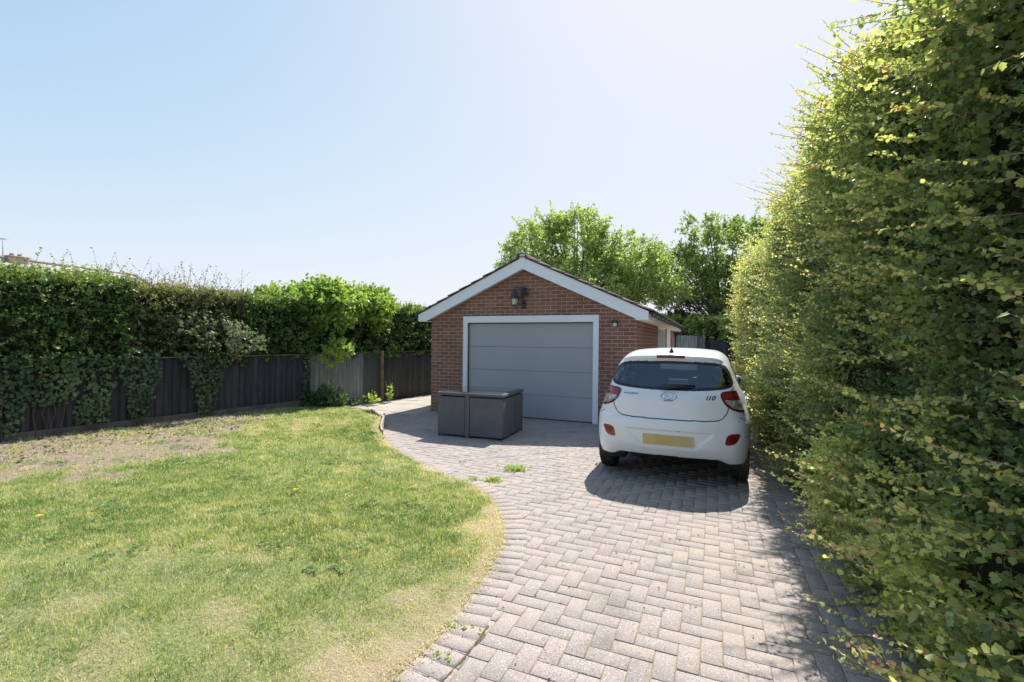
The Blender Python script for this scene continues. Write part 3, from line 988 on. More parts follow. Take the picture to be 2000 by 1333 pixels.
CA = R(23.3)
CARO = (1.738, 5.235)
M_paint = NT('white_paint'); t = M_paint
dirt = t.ramp(t.noise(2.2, 6, .65), [(.45, (.84,.87,.91)), (.75, (.81,.83,.86))])
low = t.n('SeparateXYZ'); t.set(low, 'Vector', t.coord())
lowf = t.math('MULTIPLY', t.ramp(low.outputs['Z'], [(.22, 1.0), (.55, 0)]), t.ramp(t.noise(7, 6, .7), [(.3, .25), (.8, .9)]))
M_paint = t.bsdf(t.mix(lowf, dirt, (.60,.58,.545)), .32, .5, coat=.6)
t.p.inputs['Coat Roughness'].default_value = .06
M_black = mat_simple('black_trim', (.012,.012,.013), (.022,.022,.023), .4, 10)
M_rub = mat_simple('tyre_rubber', (.018,.018,.018), (.045,.042,.038), .85, 14, .3)
M_cloth = mat_simple('seat_cloth', (.016,.018,.022), (.03,.032,.038), .9, 40, .2)
M_red = NT('red_lens'); M_red = M_red.bsdf(M_red.ramp(M_red.noise(30), [(.3, (.25,.014,.022)), (.7, (.32,.02,.028))]), .08, .7, coat=.5)
M_dred = NT('dark_red_lens'); M_dred = M_dred.bsdf(M_dred.ramp(M_dred.noise(30), [(.3, (.13,.008,.01)), (.7, (.17,.012,.014))]), .1, .7, coat=.5)
M_clear = NT('clear_lens'); t = M_clear
vv = t.n('TexVoronoi'); vv.inputs['Scale'].default_value = 22; t.set(vv, 'Vector', t.coord())
M_clear = t.bsdf(t.ramp(vv.outputs['Distance'], [(.1, (.70,.66,.62)), (.6, (.34,.30,.28))]), .12, .8, coat=.4)
M_chrome = NT('chrome'); M_chrome = M_chrome.bsdf(M_chrome.ramp(M_chrome.noise(9), [(.3, (.62,.64,.66)), (.7, (.72,.73,.75))]), .14, .5, metal=1.0)
def glass_mat(name, tint):
    t = NT(name)
    tr = t.n('BsdfTransparent'); tr.inputs[0].default_value = (*tint, 1)
    gl = t.n('BsdfGlossy'); gl.inputs['Roughness'].default_value = .03; gl.inputs['Color'].default_value = (.9,.93,.97,1)
    fr = t.n('Fresnel'); fr.inputs['IOR'].default_value = 1.5
    dn = t.noise(3, 4)
    mx = t.n('MixShader')
    t.t.links.new(t.math('ADD', t.math('MULTIPLY', fr.outputs[0], 2.5), t.math('MULTIPLY', dn, .03)), mx.inputs[0])
    t.t.links.new(tr.outputs[0], mx.inputs[1]); t.t.links.new(gl.outputs[0], mx.inputs[2])
    t.t.links.new(mx.outputs[0], t.out.inputs['Surface'])
    return t.m
M_tint = glass_mat('tinted_glass', (.82,.87,.89)); M_wsg = glass_mat('windscreen_glass', (.86,.90,.88))

CSC = 1.035
CAR = empty('parked_car', (CARO[0], CARO[1], .012), -CA, 'white five door hatchback parked tail outward on the block paved drive beside the tall hedge', 'car')
CAR.scale = (CSC, CSC, 1.012)
def sub(mask, name, mat, parent, push=0.0, mi=None, rev=False):
    f = F[mask]
    if not len(f): return None
    u, inv = np.unique(f, return_inverse=True)
    v = V[u]+NV[u]*push
    f2 = inv.reshape(-1, 4)
    if rev: f2 = f2[:, ::-1]
    return mesh_np(name, v, [f2], mat, parent, smooth=True, mi=mi)
special = gl_r | rubber_r | tl | rf_ | seam | gl_s | trim_s | gl_w | trim_w | dg | head | grille
tailgate = isrear & ~special & inpoly(cx, cz, np.array(list(SEAM)+[(-.655,1.05),(-.655,1.39),(.655,1.39),(.655,1.05)])) & (cz < 1.38)
bumper = (cy < .62) & ~special & ~drop & ~tailgate & (cz < .80) & ((cy < .30) | (cz < .735-.55*(cy-.22)))
roof = ~special & (cz > 1.38)
body = ~special & ~tailgate & ~bumper & ~drop & ~roof
sub(body, 'body', M_paint, CAR)
sub(roof, 'roof', M_paint, CAR)
TG = sub(tailgate & ~drop, 'tailgate', M_paint, CAR)
BP = sub(bumper, 'rear_bumper', M_paint, CAR)
sub(seam & ~drop, 'panel_gap', M_black, CAR, -.004)
for q in gaps:
    sub(q & ~drop & (cx < 0), 'door_gap', M_black, CAR, -.004); sub(q & ~drop & (cx > 0), 'door_gap', M_black, CAR, -.004)
sub(gl_r | rubber_r, 'rear_window', M_tint, CAR, -.002, mi=None)
sub(rubber_r | (gl_r & (dwin < .020)), 'window_seal', M_black, CAR, .0005)
lm = sub(gl_s & (cx < 0), 'side_window', M_tint, CAR, -.004); sub(gl_s & (cx > 0), 'side_window', M_tint, CAR, -.004)
sub(trim_s & (cx < 0), 'window_trim', M_black, CAR, -.001); sub(trim_s & (cx > 0), 'window_trim', M_black, CAR, -.001)
sub(gl_w, 'windscreen', M_wsg, CAR, -.003); sub(trim_w, 'windscreen_seal', M_black, CAR, -.001)
sub(grille & ~drop, 'front_grille', M_black, CAR, -.006)
for s_ in (-1, 1):
    sub(head & (cx*s_ > 0), 'headlight', M_clear, CAR, .002)
    q = tl & (cx*s_ > 0)
    rim = dl < .020
    upper = cz > .955
    L_ = sub(q & (rim | (cz < 0)), 'tail_light', M_dred, CAR, .004)
    sub(q & ~rim & upper, 'brake_lens', M_red, L_, .006)
    sub(q & ~rim & ~upper, 'reversing_lens', M_clear, L_, .006)
    sub(tl & (cx*s_ > 0), 'lens_backing', M_black, L_, -.006)
    r_ = rf_ & (cx*s_ > 0)
    rr = sub(r_, 'bumper_reflector', M_red, CAR, .0015)
    ex_, ez_ = .640*s_, .55
    sub(r_ & (np.hypot(cx-ex_, cz-ez_) < .036), 'reflector_centre', M_dred, rr, .004)
# interior lining just inside the shell
lin = (body | roof | tailgate | bumper | seam | dg) & (cz > .55) & ~head
sub(lin, 'interior_lining', M_cloth, CAR, -.022, rev=True)
def ysurf(x, z):
    """rear surface y at (x, z)"""
    x = np.atleast_1d(x); z = np.atleast_1d(z)
    lo = np.full(x.shape, -.3); hi = np.full(x.shape, .8)
    for _ in range(26):
        m = (lo+hi)/2; s = carf(x, m, z) > 0
        lo = np.where(s, m, lo); hi = np.where(s, hi, m)
    return hi
# underbody, wheel wells
mb = MB().box(-.60, .60, .45, 3.45, .21, .42, .03).box(-.45, .45, .12, .5, .34, .50, .03)
mb.build('underbody', M_black, CAR)
for yc in (YR_, YF_):
    for s_ in (-1, 1):
        mb = MB()
        prof = [(yc+WR*1.0*math.cos(a), .295+WR*1.0*math.sin(a)) for a in np.linspace(-.35, math.pi+.35, 22)]
        vs = [(s_*.50, p[0], p[1]) for p in prof]+[(s_*.80, p[0], p[1]) for p in prof]
        m = len(prof)
        mb.add(vs, [(i, i+1, m+i+1, m+i) for i in range(m-1)])
        mb.add([(s_*.50, p[0], p[1]) for p in prof], [list(range(m))])
        mb.build('wheel_well', M_black, CAR)
# wheels
def wheel(x, y, s_):
    w = empty('wheel', (x, y, .288)); w.parent = CAR
    prof = []
    hw = .0875
    tr = [(-hw, .195), (-hw-.004, .23), (-hw+.002, .265), (-hw+.014, .282)]
    P = tr[:]
    for g in (-.052, -.020, .020, .052):
        P += [(g-.006, .288), (g-.004, .280), (g+.004, .280), (g+.006, .288)]
    P += [(-a, r) for a, r in tr[::-1]]
    MB().lathe([(r, h) for h, r in P], 48, 'x').build('tyre', M_rub, w)
    mb = MB()
    o_ = s_*hw
    mb.lathe([(.196, -hw*.9), (.192, -.05), (.180, .0), (.180, .05), (.196, hw*.9)], 36, 'x')
    for k in range(5):
        for dlt in (-.16, .16):
            a = 2*math.pi*k/5
            p0 = (o_*.72, .035*math.cos(a+dlt*2), .035*math.sin(a+dlt*2)); p1 = (o_*.80, .19*math.cos(a+dlt), .19*math.sin(a+dlt))
            mb.tube([p0, p1], [.020, .014], 6)
    mb.lathe([(0, o_*.86), (.045, o_*.84), (.055, o_*.6), (0, o_*.6)], 20, 'x')
    mb.build('rim', M_chrome, w)
    MB().lathe([(0, o_*.25), (.16, o_*.25), (.16, o_*.12), (0, o_*.12)], 24, 'x').build('brake_disc', M_black, w)
for s_ in (-1, 1):
    for yc in (YR_, YF_): wheel(s_*.725, yc, s_)
for y_ in (YR_, YF_): MB().tube([(-.66, y_, .27), (.66, y_, .27)], .04, 8).build('axle', M_black, CAR)
MB().tube([(-.28, .55, .24), (-.30, .10, .235)], .022, 10).box(-.42, .05, .16, .38, .24, .33, .03).build('exhaust', M_rub, CAR)
# seats, dashboard
def seat(cx_, y0, w, h):
    s = empty('seat', (cx_, y0, 0)); s.parent = CAR
    def soft(pts, r, nm):
        pass
    mb = MB().box(-w/2, w/2, 0, .50, .42, .56, .05)
    mb.build('cushion', M_cloth, s)
    mb = MB()
    prof = [(-.10, .50), (-.02, .50), (-.09, h), (-.17, h-.01)]
    mb.prism([(a, b) for a, b in prof], -w/2, w/2, 'yz')
    mb.build('seat_back', M_cloth, s)
    return s
def headrest(s, x_, y_, z_, w=.125, hh=.085):
    mb = MB()
    vs = []; fs = []; nu, nv = 20, 12
    for i in range(nv+1):
        ph = -math.pi/2+math.pi*i/nv
        for k in range(nu):
            th = 2*math.pi*k/nu
            cs = lambda v, p: math.copysign(abs(v)**p, v)
            vs.append((x_+w*cs(math.cos(ph), .6)*cs(math.cos(th), .6), y_+.045*cs(math.cos(ph), .6)*cs(math.sin(th), .8), z_+hh*cs(math.sin(ph), .7)))
    for i in range(nv):
        for k in range(nu): fs.append((i*nu+k, i*nu+(k+1) % nu, (i+1)*nu+(k+1) % nu, (i+1)*nu+k))
    mb.add(vs, fs, True)
    mb.tube([(x_-.05, y_, z_-hh-.07), (x_-.05, y_, z_-hh+.02)], .006, 6).tube([(x_+.05, y_, z_-hh-.07), (x_+.05, y_, z_-hh+.02)], .006, 6)
    mb.build('headrest', M_cloth, s)
for cx_ in (-.36, .36):
    s = seat(cx_, 1.72, .46, 1.08); headrest(s, 0, -.15, 1.215)
s = seat(0, .98, 1.22, 1.02)
for x_ in (-.37, .37): headrest(s, x_, -.16, 1.10, .125, .06)
MB().box(-.58, .58, .30, .80, .985, 1.0, .004).build('parcel_shelf', M_cloth, CAR)
MB().prism([(2.35, .60), (2.62, .60), (2.80, .97), (2.42, .985), (2.34, .90)], -.66, .66, 'yz').build('dashboard', M_cloth, CAR)
mb = MB(); pts = [(.36+.18*math.cos(a), 2.20+.05*math.sin(a), .93+.17*math.sin(a)) for a in np.linspace(0, 2*math.pi, 25)]
mb.tube(pts, .014, 8, False).tube([(.18, 2.20, .93), (.54, 2.20, .93)], .014, 6).tube([(.36, 2.2, .93), (.36, 2.4, .85)], .03, 8); mb.build('steering_wheel', M_cloth, CAR)
MB().box(-.11, .11, 2.16, 2.18, 1.30, 1.36, .008).tube([(0, 2.18, 1.35), (0, 2.2, 1.42)], .01, 6).build('rear_view_mirror', M_black, CAR)
MB().box(-.62, .62, .25, 2.9, .36, .42).build('floor', M_cloth, CAR)
MB().box(.16, .27, 2.45, 2.50, .99, 1.03, .004).build('dashboard_paper', M_lens, CAR)

def conform(vs, off):
    """vs: list of (x, z, depth) laid onto the tail surface"""
    a = np.array(vs, dtype=float)
    y = ysurf(a[:, 0], a[:, 1])
    return np.c_[a[:, 0], y-off-a[:, 2], a[:, 1]]
def relief(name, outline, th, off, mat, parent, inner=None, rows=1):
    """flat badge shape (x,z) with thickness following the body; outline closed polygon, optional inner loop -> ring"""
    o = np.array(outline); n = len(o)
    if inner is None:
        v = [(x, z, 0) for x, z in o]+[(x, z, th) for x, z in o]
        P = conform(v, off)
        f = [list(range(n, 2*n))]+[[i, (i+1) % n, n+(i+1) % n, n+i] for i in range(n)]
    else:
        q = np.array(inner)
        v = [(x, z, 0) for x, z in o]+[(x, z, th) for x, z in (o*.7+q*.3)]+[(x, z, th) for x, z in (o*.3+q*.7)]+[(x, z, 0) for x, z in q]
        P = conform(v, off); f = []
        for k in range(3):
            f += [[k*n+i, k*n+(i+1) % n, (k+1)*n+(i+1) % n, (k+1)*n+i] for i in range(n)]
    mb = MB().add(P, f, inner is not None)
    return mb.build(name, mat, parent)
# number plate: yellow, the characters are blurred blocks of ochre
M_pl = [mat_simple('plate_yellow', (.68,.49,.19), (.71,.52,.21), .45, 12), mat_simple('plate_ochre', (.58,.44,.22), (.61,.47,.24), .45, 12), mat_simple('plate_gold', (.62,.43,.16), (.65,.46,.18), .45, 12)]
xs_ = [-.26, -.245, -.125, .055, .235, .26]; mi_ = [0, 0, 2, 1, 0]; zs_ = [.438, .549]
v = []; f = []; m_ = []
ypl = float(ysurf([0.], [.55])[0])-.006; ypb = float(ysurf([0.], [.44])[0])-.006
ypl = min(ypl, ypb)
for k in range(5):
    b = len(v)
    v += [(xs_[k], ypl, zs_[0]), (xs_[k+1], ypl, zs_[0]), (xs_[k+1], ypl, zs_[1]), (xs_[k], ypl, zs_[1])]; f.append((b, b+1, b+2, b+3)); m_.append(mi_[k])
zm = .498
mb = MB().add(v, f); mb.box(-.26, .26, ypl+.001, ypl+.03, zs_[0], zs_[1])
o = mb.build('number_plate', M_pl, CAR)
o.data.polygons.foreach_set('material_index', np.array(m_+[0]*6, dtype=np.int32))
# badge
th = np.linspace(0, 2*math.pi, 49)[:-1]
bc = (0.0, .972)
ring = [(bc[0]+.088*math.cos(a), bc[1]+.046*math.sin(a)) for a in th]; rin = [(bc[0]+.074*math.cos(a), bc[1]+.036*math.sin(a)) for a in th]
bd = relief('badge', ring, .008, .001, M_chrome, TG, rin)
def strip(pts, w):
    p = np.array(pts); out = []
    d = np.gradient(p, axis=0); d /= np.hypot(d[:, 0], d[:, 1])[:, None]; nn = np.c_[-d[:, 1], d[:, 0]]
    ww = np.array(w)[:, None] if hasattr(w, '__len__') else w
    return np.concatenate([p+nn*ww, (p-nn*ww)[::-1]])
H1 = [(-.046,-.024),(-.040,-.008),(-.028,.010),(-.010,.028)]; H2 = [(.046,.024),(.040,.008),(.028,-.010),(.010,-.028)]
H3 = [(-.036,-.004),(-.012,.004),(.012,-.004),(.036,.004)]
for h_, w_ in ((H1, [.004,.007,.007,.004]), (H2, [.004,.007,.007,.004]), (H3, .0055)):
    relief('badge_stroke', [(bc[0]+a, bc[1]+b) for a, b in strip(h_, w_)], .007, .001, M_chrome, bd)
M_let = mat_simple('dark_chrome_letters', (.10,.11,.12), (.16,.17,.18), .25, 20, metal=.7)
def text_on(txt, xc, zc, size, mat, name, slant=0.0, sx=1.0, bold=0.0):
    cu = bpy.data.curves.new('t', 'FONT'); cu.body = txt; cu.size = size; cu.align_x = 'CENTER'; cu.align_y = 'CENTER'; cu.resolution_u = 3; cu.offset = bold
    cu.extrude = .0015; cu.shear = slant
    to = bpy.data.objects.new('t', cu); COL.objects.link(to)
    dg_ = bpy.context.evaluated_depsgraph_get(); me = bpy.data.meshes.new_from_object(to.evaluated_get(dg_))
    bpy.data.objects.remove(to)
    a = np.array([v_.co[:] for v_ in me.vertices])
    x = xc+a[:, 0]*sx; z = zc+a[:, 1]
    P = conform(np.c_[x, z, a[:, 2]], .0025)
    me.vertices.foreach_set('co', P.astype(np.float32).ravel()); me.materials.clear(); me.materials.append(mat); me.name = name
    o = bpy.data.objects.new(name, me); COL.objects.link(o); o.parent = TG
    return o
text_on('HYUNDAI', -.405, .985, .026, M_let, 'brand_lettering', 0, 1.35, .0004)
text_on('i10', .420, .972, .066, M_let, 'model_lettering', .3, 1.1, .002)
# boot handle recess strip under the badge, high brake light, wiper, aerial, mirrors, handles
relief('handle_strip', [(bc[0]+.050*math.cos(a), .930+.010*math.sin(a)) for a in th], .003, .001, M_black, TG)
hb = [(-.155,1.402),(.155,1.402),(.148,1.428),(-.148,1.428)]
v = []; n_ = 16
xs2 = np.linspace(-.152, .152, n_)
v = [(x, 1.390-.004*(abs(x)/.15), 0) for x in xs2]+[(x, 1.390, .008) for x in xs2]+[(x, 1.424, .008) for x in xs2]+[(x, 1.427-.004*(abs(x)/.15), 0) for x in xs2]
f = []
for r_ in range(3): f += [(r_*n_+i, r_*n_+i+1, (r_+1)*n_+i+1, (r_+1)*n_+i) for i in range(n_-1)]
f += [(0, n_, 2*n_, 3*n_), (n_-1, 4*n_-1, 3*n_-1, 2*n_-1)]
MB().add(conform(v, 0), f).build('high_brake_light', M_dred, CAR)
wp = conform([(-.10, 1.062, .012), (-.02, 1.066, .030), (.10, 1.078, .030), (.24, 1.088, .022)], 0)
mb = MB().tube([tuple(p) for p in wp], [.020, .022, .014, .008], 8)
wb = conform([(-.06, 1.090, .014), (.10, 1.100, .014), (.27, 1.094, .012)], 0)
mb.tube([tuple(p) for p in wb], .0065, 6)
mb.build('rear_wiper', M_black, CAR)
za = float(t_zt(np.array([.42]))[0])
mb = MB().lathe([(.034, -.004), (.026, .012), (.014, .035), (.009, .05), (0, .052)], 12, 'z', (0, .42, za-.004)).tube([(0, .42, za+.03), (0, .33, za+.19)], [.0045, .0025], 6)
mb.build('roof_aerial', M_black, CAR)
for s_ in (-1, 1):
    m_o = empty('door_mirror', (s_*.665, 2.40, .985)); m_o.parent = CAR
    mb = MB(); vs = []; fs = []
    for i in range(9):
        ph = -math.pi/2+math.pi*i/8
        for k in range(16):
            th_ = 2*math.pi*k/16
            vs.append((s_*.10+.095*math.cos(ph)*math.cos(th_), .02+.055*math.cos(ph)*math.sin(th_)*(1 if math.sin(th_) > 0 else .5), .03+.066*math.sin(ph)))
    for i in range(8):
        for k in range(16): fs.append((i*16+k, i*16+(k+1) % 16, (i+1)*16+(k+1) % 16, (i+1)*16+k))
    mb.add(vs, fs, True).build('mirror_shell', M_paint, m_o)
    MB().tube([(-s_*.03, .03, -.03), (s_*.06, .02, .0)], [.03, .02], 8).build('mirror_stem', M_black, m_o)
    MB().lathe([(0, -.004), (.052, -.004), (.052, .0), (0, .0)], 20, 'y', (s_*.10, -.013, .03)).build('mirror_glass', M_chrome, m_o)
    for yy in (1.22, 2.0):
        xw = s_*(float(t_w(np.array([.86]))[0])+.018)
        MB().tube([(xw-.02*s_, yy-.09, .87), (xw+.012*s_, yy-.06, .872), (xw+.012*s_, yy+.05, .875), (xw-.02*s_, yy+.08, .875)], .011, 8).build('door_handle', M_paint, CAR)
# scuffs on the rear corner
relief('scuff', [(.792,.575),(.80,.583),(.806,.57),(.80,.563)], .0006, .001, M_black, BP)
relief('scuff', [(.755,.573),(.772,.577),(.775,.568),(.758,.565)], .0006, .001, M_black, BP)
relief('scuff', [(.69,.735),(.735,.752),(.737,.748),(.70,.730)], .0006, .001, M_black, BP)
relief('scuff', [(.085,.597),(.10,.600),(.135,.598),(.12,.593)], .0006, .001, M_black, BP)
# ================================================================ foliage helpers
def T_(v, f): return np.array(v, dtype=float), np.array(f)
LEAF_KITE = T_([(0,0,0),(.34,.45,.10),(0,1,-.04),(-.34,.45,.10)], [(0,1,2),(0,2,3)])
LEAF_OVAL = T_([(0,0,0),(.24,.22,.07),(.30,.55,.08),(0,1,-.08),(-.30,.55,.08),(-.24,.22,.07),(0,.5,0)], [(0,1,6),(1,2,6),(2,3,6),(3,4,6),(4,5,6),(5,0,6)])
LEAF_LOBE = T_([(0,0,0),(.22,.18,.03),(.43,.34,.10),(.32,.50,.05),(.36,.72,.08),(.22,.76,.03),(0,1,-.06),(-.22,.76,.03),(-.36,.72,.08),(-.32,.50,.05),(-.43,.34,.10),(-.22,.18,.03),(0,.45,-.02)],
               [(i, (i+1) % 12, 12) for i in range(12)])
LEAF_IVY = T_([(0,0,0),(.28,-.12,.03),(.52,.18,.06),(.36,.48,.05),(.20,.62,.03),(0,1,-.06),(-.20,.62,.03),(-.36,.48,.05),(-.52,.18,.06),(-.28,-.12,.03),(0,.3,-.03)],
              [(i, (i+1) % 10, 10) for i in range(10)])

def place_leaves(tmpl, P, D, N, size, rnd):
    tv, tf = tmpl
    D = D/np.maximum(np.linalg.norm(D, axis=1, keepdims=True), 1e-9)
    Xa = np.cross(D, N); Xa /= np.maximum(np.linalg.norm(Xa, axis=1, keepdims=True), 1e-9)
    Za = np.cross(Xa, D)
    s = size[:, None, None]
    V = P[:, None, :]+s*(tv[None, :, 0:1]*Xa[:, None, :]+tv[None, :, 1:2]*D[:, None, :]+tv[None, :, 2:3]*Za[:, None, :])
    n = len(P); k = len(tv)
    F = (np.arange(n)*k)[:, None, None]+tf[None]
    return V.reshape(-1, 3), F.reshape(-1, 3), np.repeat(rnd, k)



def twig_tubes(P0, D, L, r, K=4, bend=None):
    """tapered three-sided twigs; returns V,F and a function giving points along"""
    n = len(P0)
    D = unit(D)
    up = np.zeros_like(D); up[:, 2] = 1
    A = np.cross(D, up); A = unit(A+1e-6); B = np.cross(A, D)
    if bend is None: bend = np.zeros_like(D)
    V = []
    for k in range(K):
        t = k/(K-1)
        C = P0+D*(L*t)[:, None]+bend*((L*t*t)[:, None])
        rr = (r*(1-.75*t))[:, None]
        for q in range(3):
            a = 2*math.pi*q/3
            V.append(C+rr*(A*math.cos(a)+B*math.sin(a)))
    V = np.stack(V, 1).reshape(-1, 3)
    b = (np.arange(n)*K*3)[:, None]
    f = []
    for k in range(K-1):
        for q in range(3):
            f.append([k*3+q, k*3+(q+1) % 3, (k+1)*3+(q+1) % 3, (k+1)*3+q])
    F = np.concatenate([b+np.array(x)[None] for x in f])
    return V, F

def sprays(rg, P0, D, L, bend, per, size, szvar=.35, rnd0=None, spread=.9, up=.6, tmpl=LEAF_KITE, tipred=0.0, t0=.15):
    """leaves set along twigs (alternate, in small clusters)"""
    n = len(P0); D = unit(D)
    up_ = np.zeros_like(D); up_[:, 2] = 1
    A = unit(np.cross(D, up_)+1e-6); B = np.cross(A, D)
    Ps = []; Ds = []; Ns = []; Ss = []; Rs = []
    for k in range(per):
        t = t0+(1-t0)*(k+rg.uniform(0, .8, n))/per
        t = np.minimum(t, 1.0)
        C = P0+D*(L*t)[:, None]+bend*((L*t*t)[:, None])
        a = rg.uniform(0, 2*math.pi, n)
        side = A*np.cos(a)[:, None]+B*np.sin(a)[:, None]
        d = unit(D*rg.uniform(.1, .9, n)[:, None]+side*spread+rg.normal(0, .25, (n, 3)))
        nr = unit(up_*up+rg.normal(0, .5, (n, 3))+side*.3+D*.1)
        Ps.append(C); Ds.append(d); Ns.append(nr)
        s = size*(1+szvar*rg.normal(0, 1, n))*(1.15-.45*t)
        Ss.append(np.clip(s, size*.35, size*1.9))
        rb = (rnd0 if rnd0 is not None else .4)+rg.normal(0, .13, n)+tipred*(t > .8)*rg.random(n)
        Rs.append(np.clip(rb, 0, 1))
    return place_leaves(tmpl, np.concatenate(Ps), np.concatenate(Ds), np.concatenate(Ns), np.concatenate(Ss), np.concatenate(Rs))

class Fol:
    def __init__(s): s.V = []; s.F = []; s.A = []; s.n = 0
    def add(s, VFA):
        V, F, A = VFA
        s.V.append(V); s.F.append(F+s.n); s.A.append(A); s.n += len(V)
    def build(s, name, mat, parent=None):
        return mesh_np(name, np.concatenate(s.V), s.F, mat, parent, attrs={'rnd': np.concatenate(s.A)})

M_bark = mat_simple('bark', (.10,.075,.055), (.19,.15,.115), .9, 12, .2, bump=.5, bscale=50)
M_twig = mat_simple('twig_bark', (.17,.12,.10), (.30,.24,.20), .7, 18, .3)
M_shade = mat_simple('shaded_inner_twigs', (.020,.024,.012), (.045,.045,.025), .95, 9, .05, bump=.6, bscale=30, bdist=.03)  # near-black colour carries the shade deep inside the hedges
# leaf materials
M_haw = mat_leaf('hawthorn_leaf', [(0, (.05,.09,.04)), (.3, (.11,.165,.065)), (.55, (.22,.29,.10)), (.8, (.46,.52,.19)), (.95, (.50,.50,.19)), (1, (.44,.31,.17))], .48, .40, .5)
M_priv = mat_leaf('privet_leaf', [(0, (.025,.065,.02)), (.45, (.055,.115,.030)), (.8, (.13,.21,.045)), (1, (.25,.32,.07))], .30, .42, .5)
M_beech = mat_leaf('dull_hedge_leaf', [(0, (.055,.072,.032)), (.45, (.10,.12,.05)), (.8, (.19,.21,.075)), (1, (.28,.25,.10))], .30, .5, .35)
M_elder = mat_leaf('broad_leaf', [(0, (.065,.13,.03)), (.5, (.15,.25,.05)), (1, (.28,.38,.08))], .5, .45, .4)
M_ivy = mat_leaf('ivy_leaf', [(0, (.024,.052,.022)), (.5, (.052,.10,.036)), (1, (.14,.20,.07))], .22, .35, .5)
M_tree = mat_leaf('tree_leaf', [(0, (.10,.17,.05)), (.5, (.21,.31,.09)), (1, (.36,.44,.15))], .5, .45, .35)
M_ever = mat_leaf('shaded_evergreen_leaf', [(0, (.012,.022,.012)), (.6, (.022,.038,.018)), (1, (.04,.065,.025))], .15, .5, .3)  # near-black colour holds the shade of the bush's underside
M_silver = mat_leaf('silvery_leaf', [(0, (.07,.10,.055)), (.6, (.13,.17,.09)), (1, (.22,.26,.15))], .3, .45, .5)

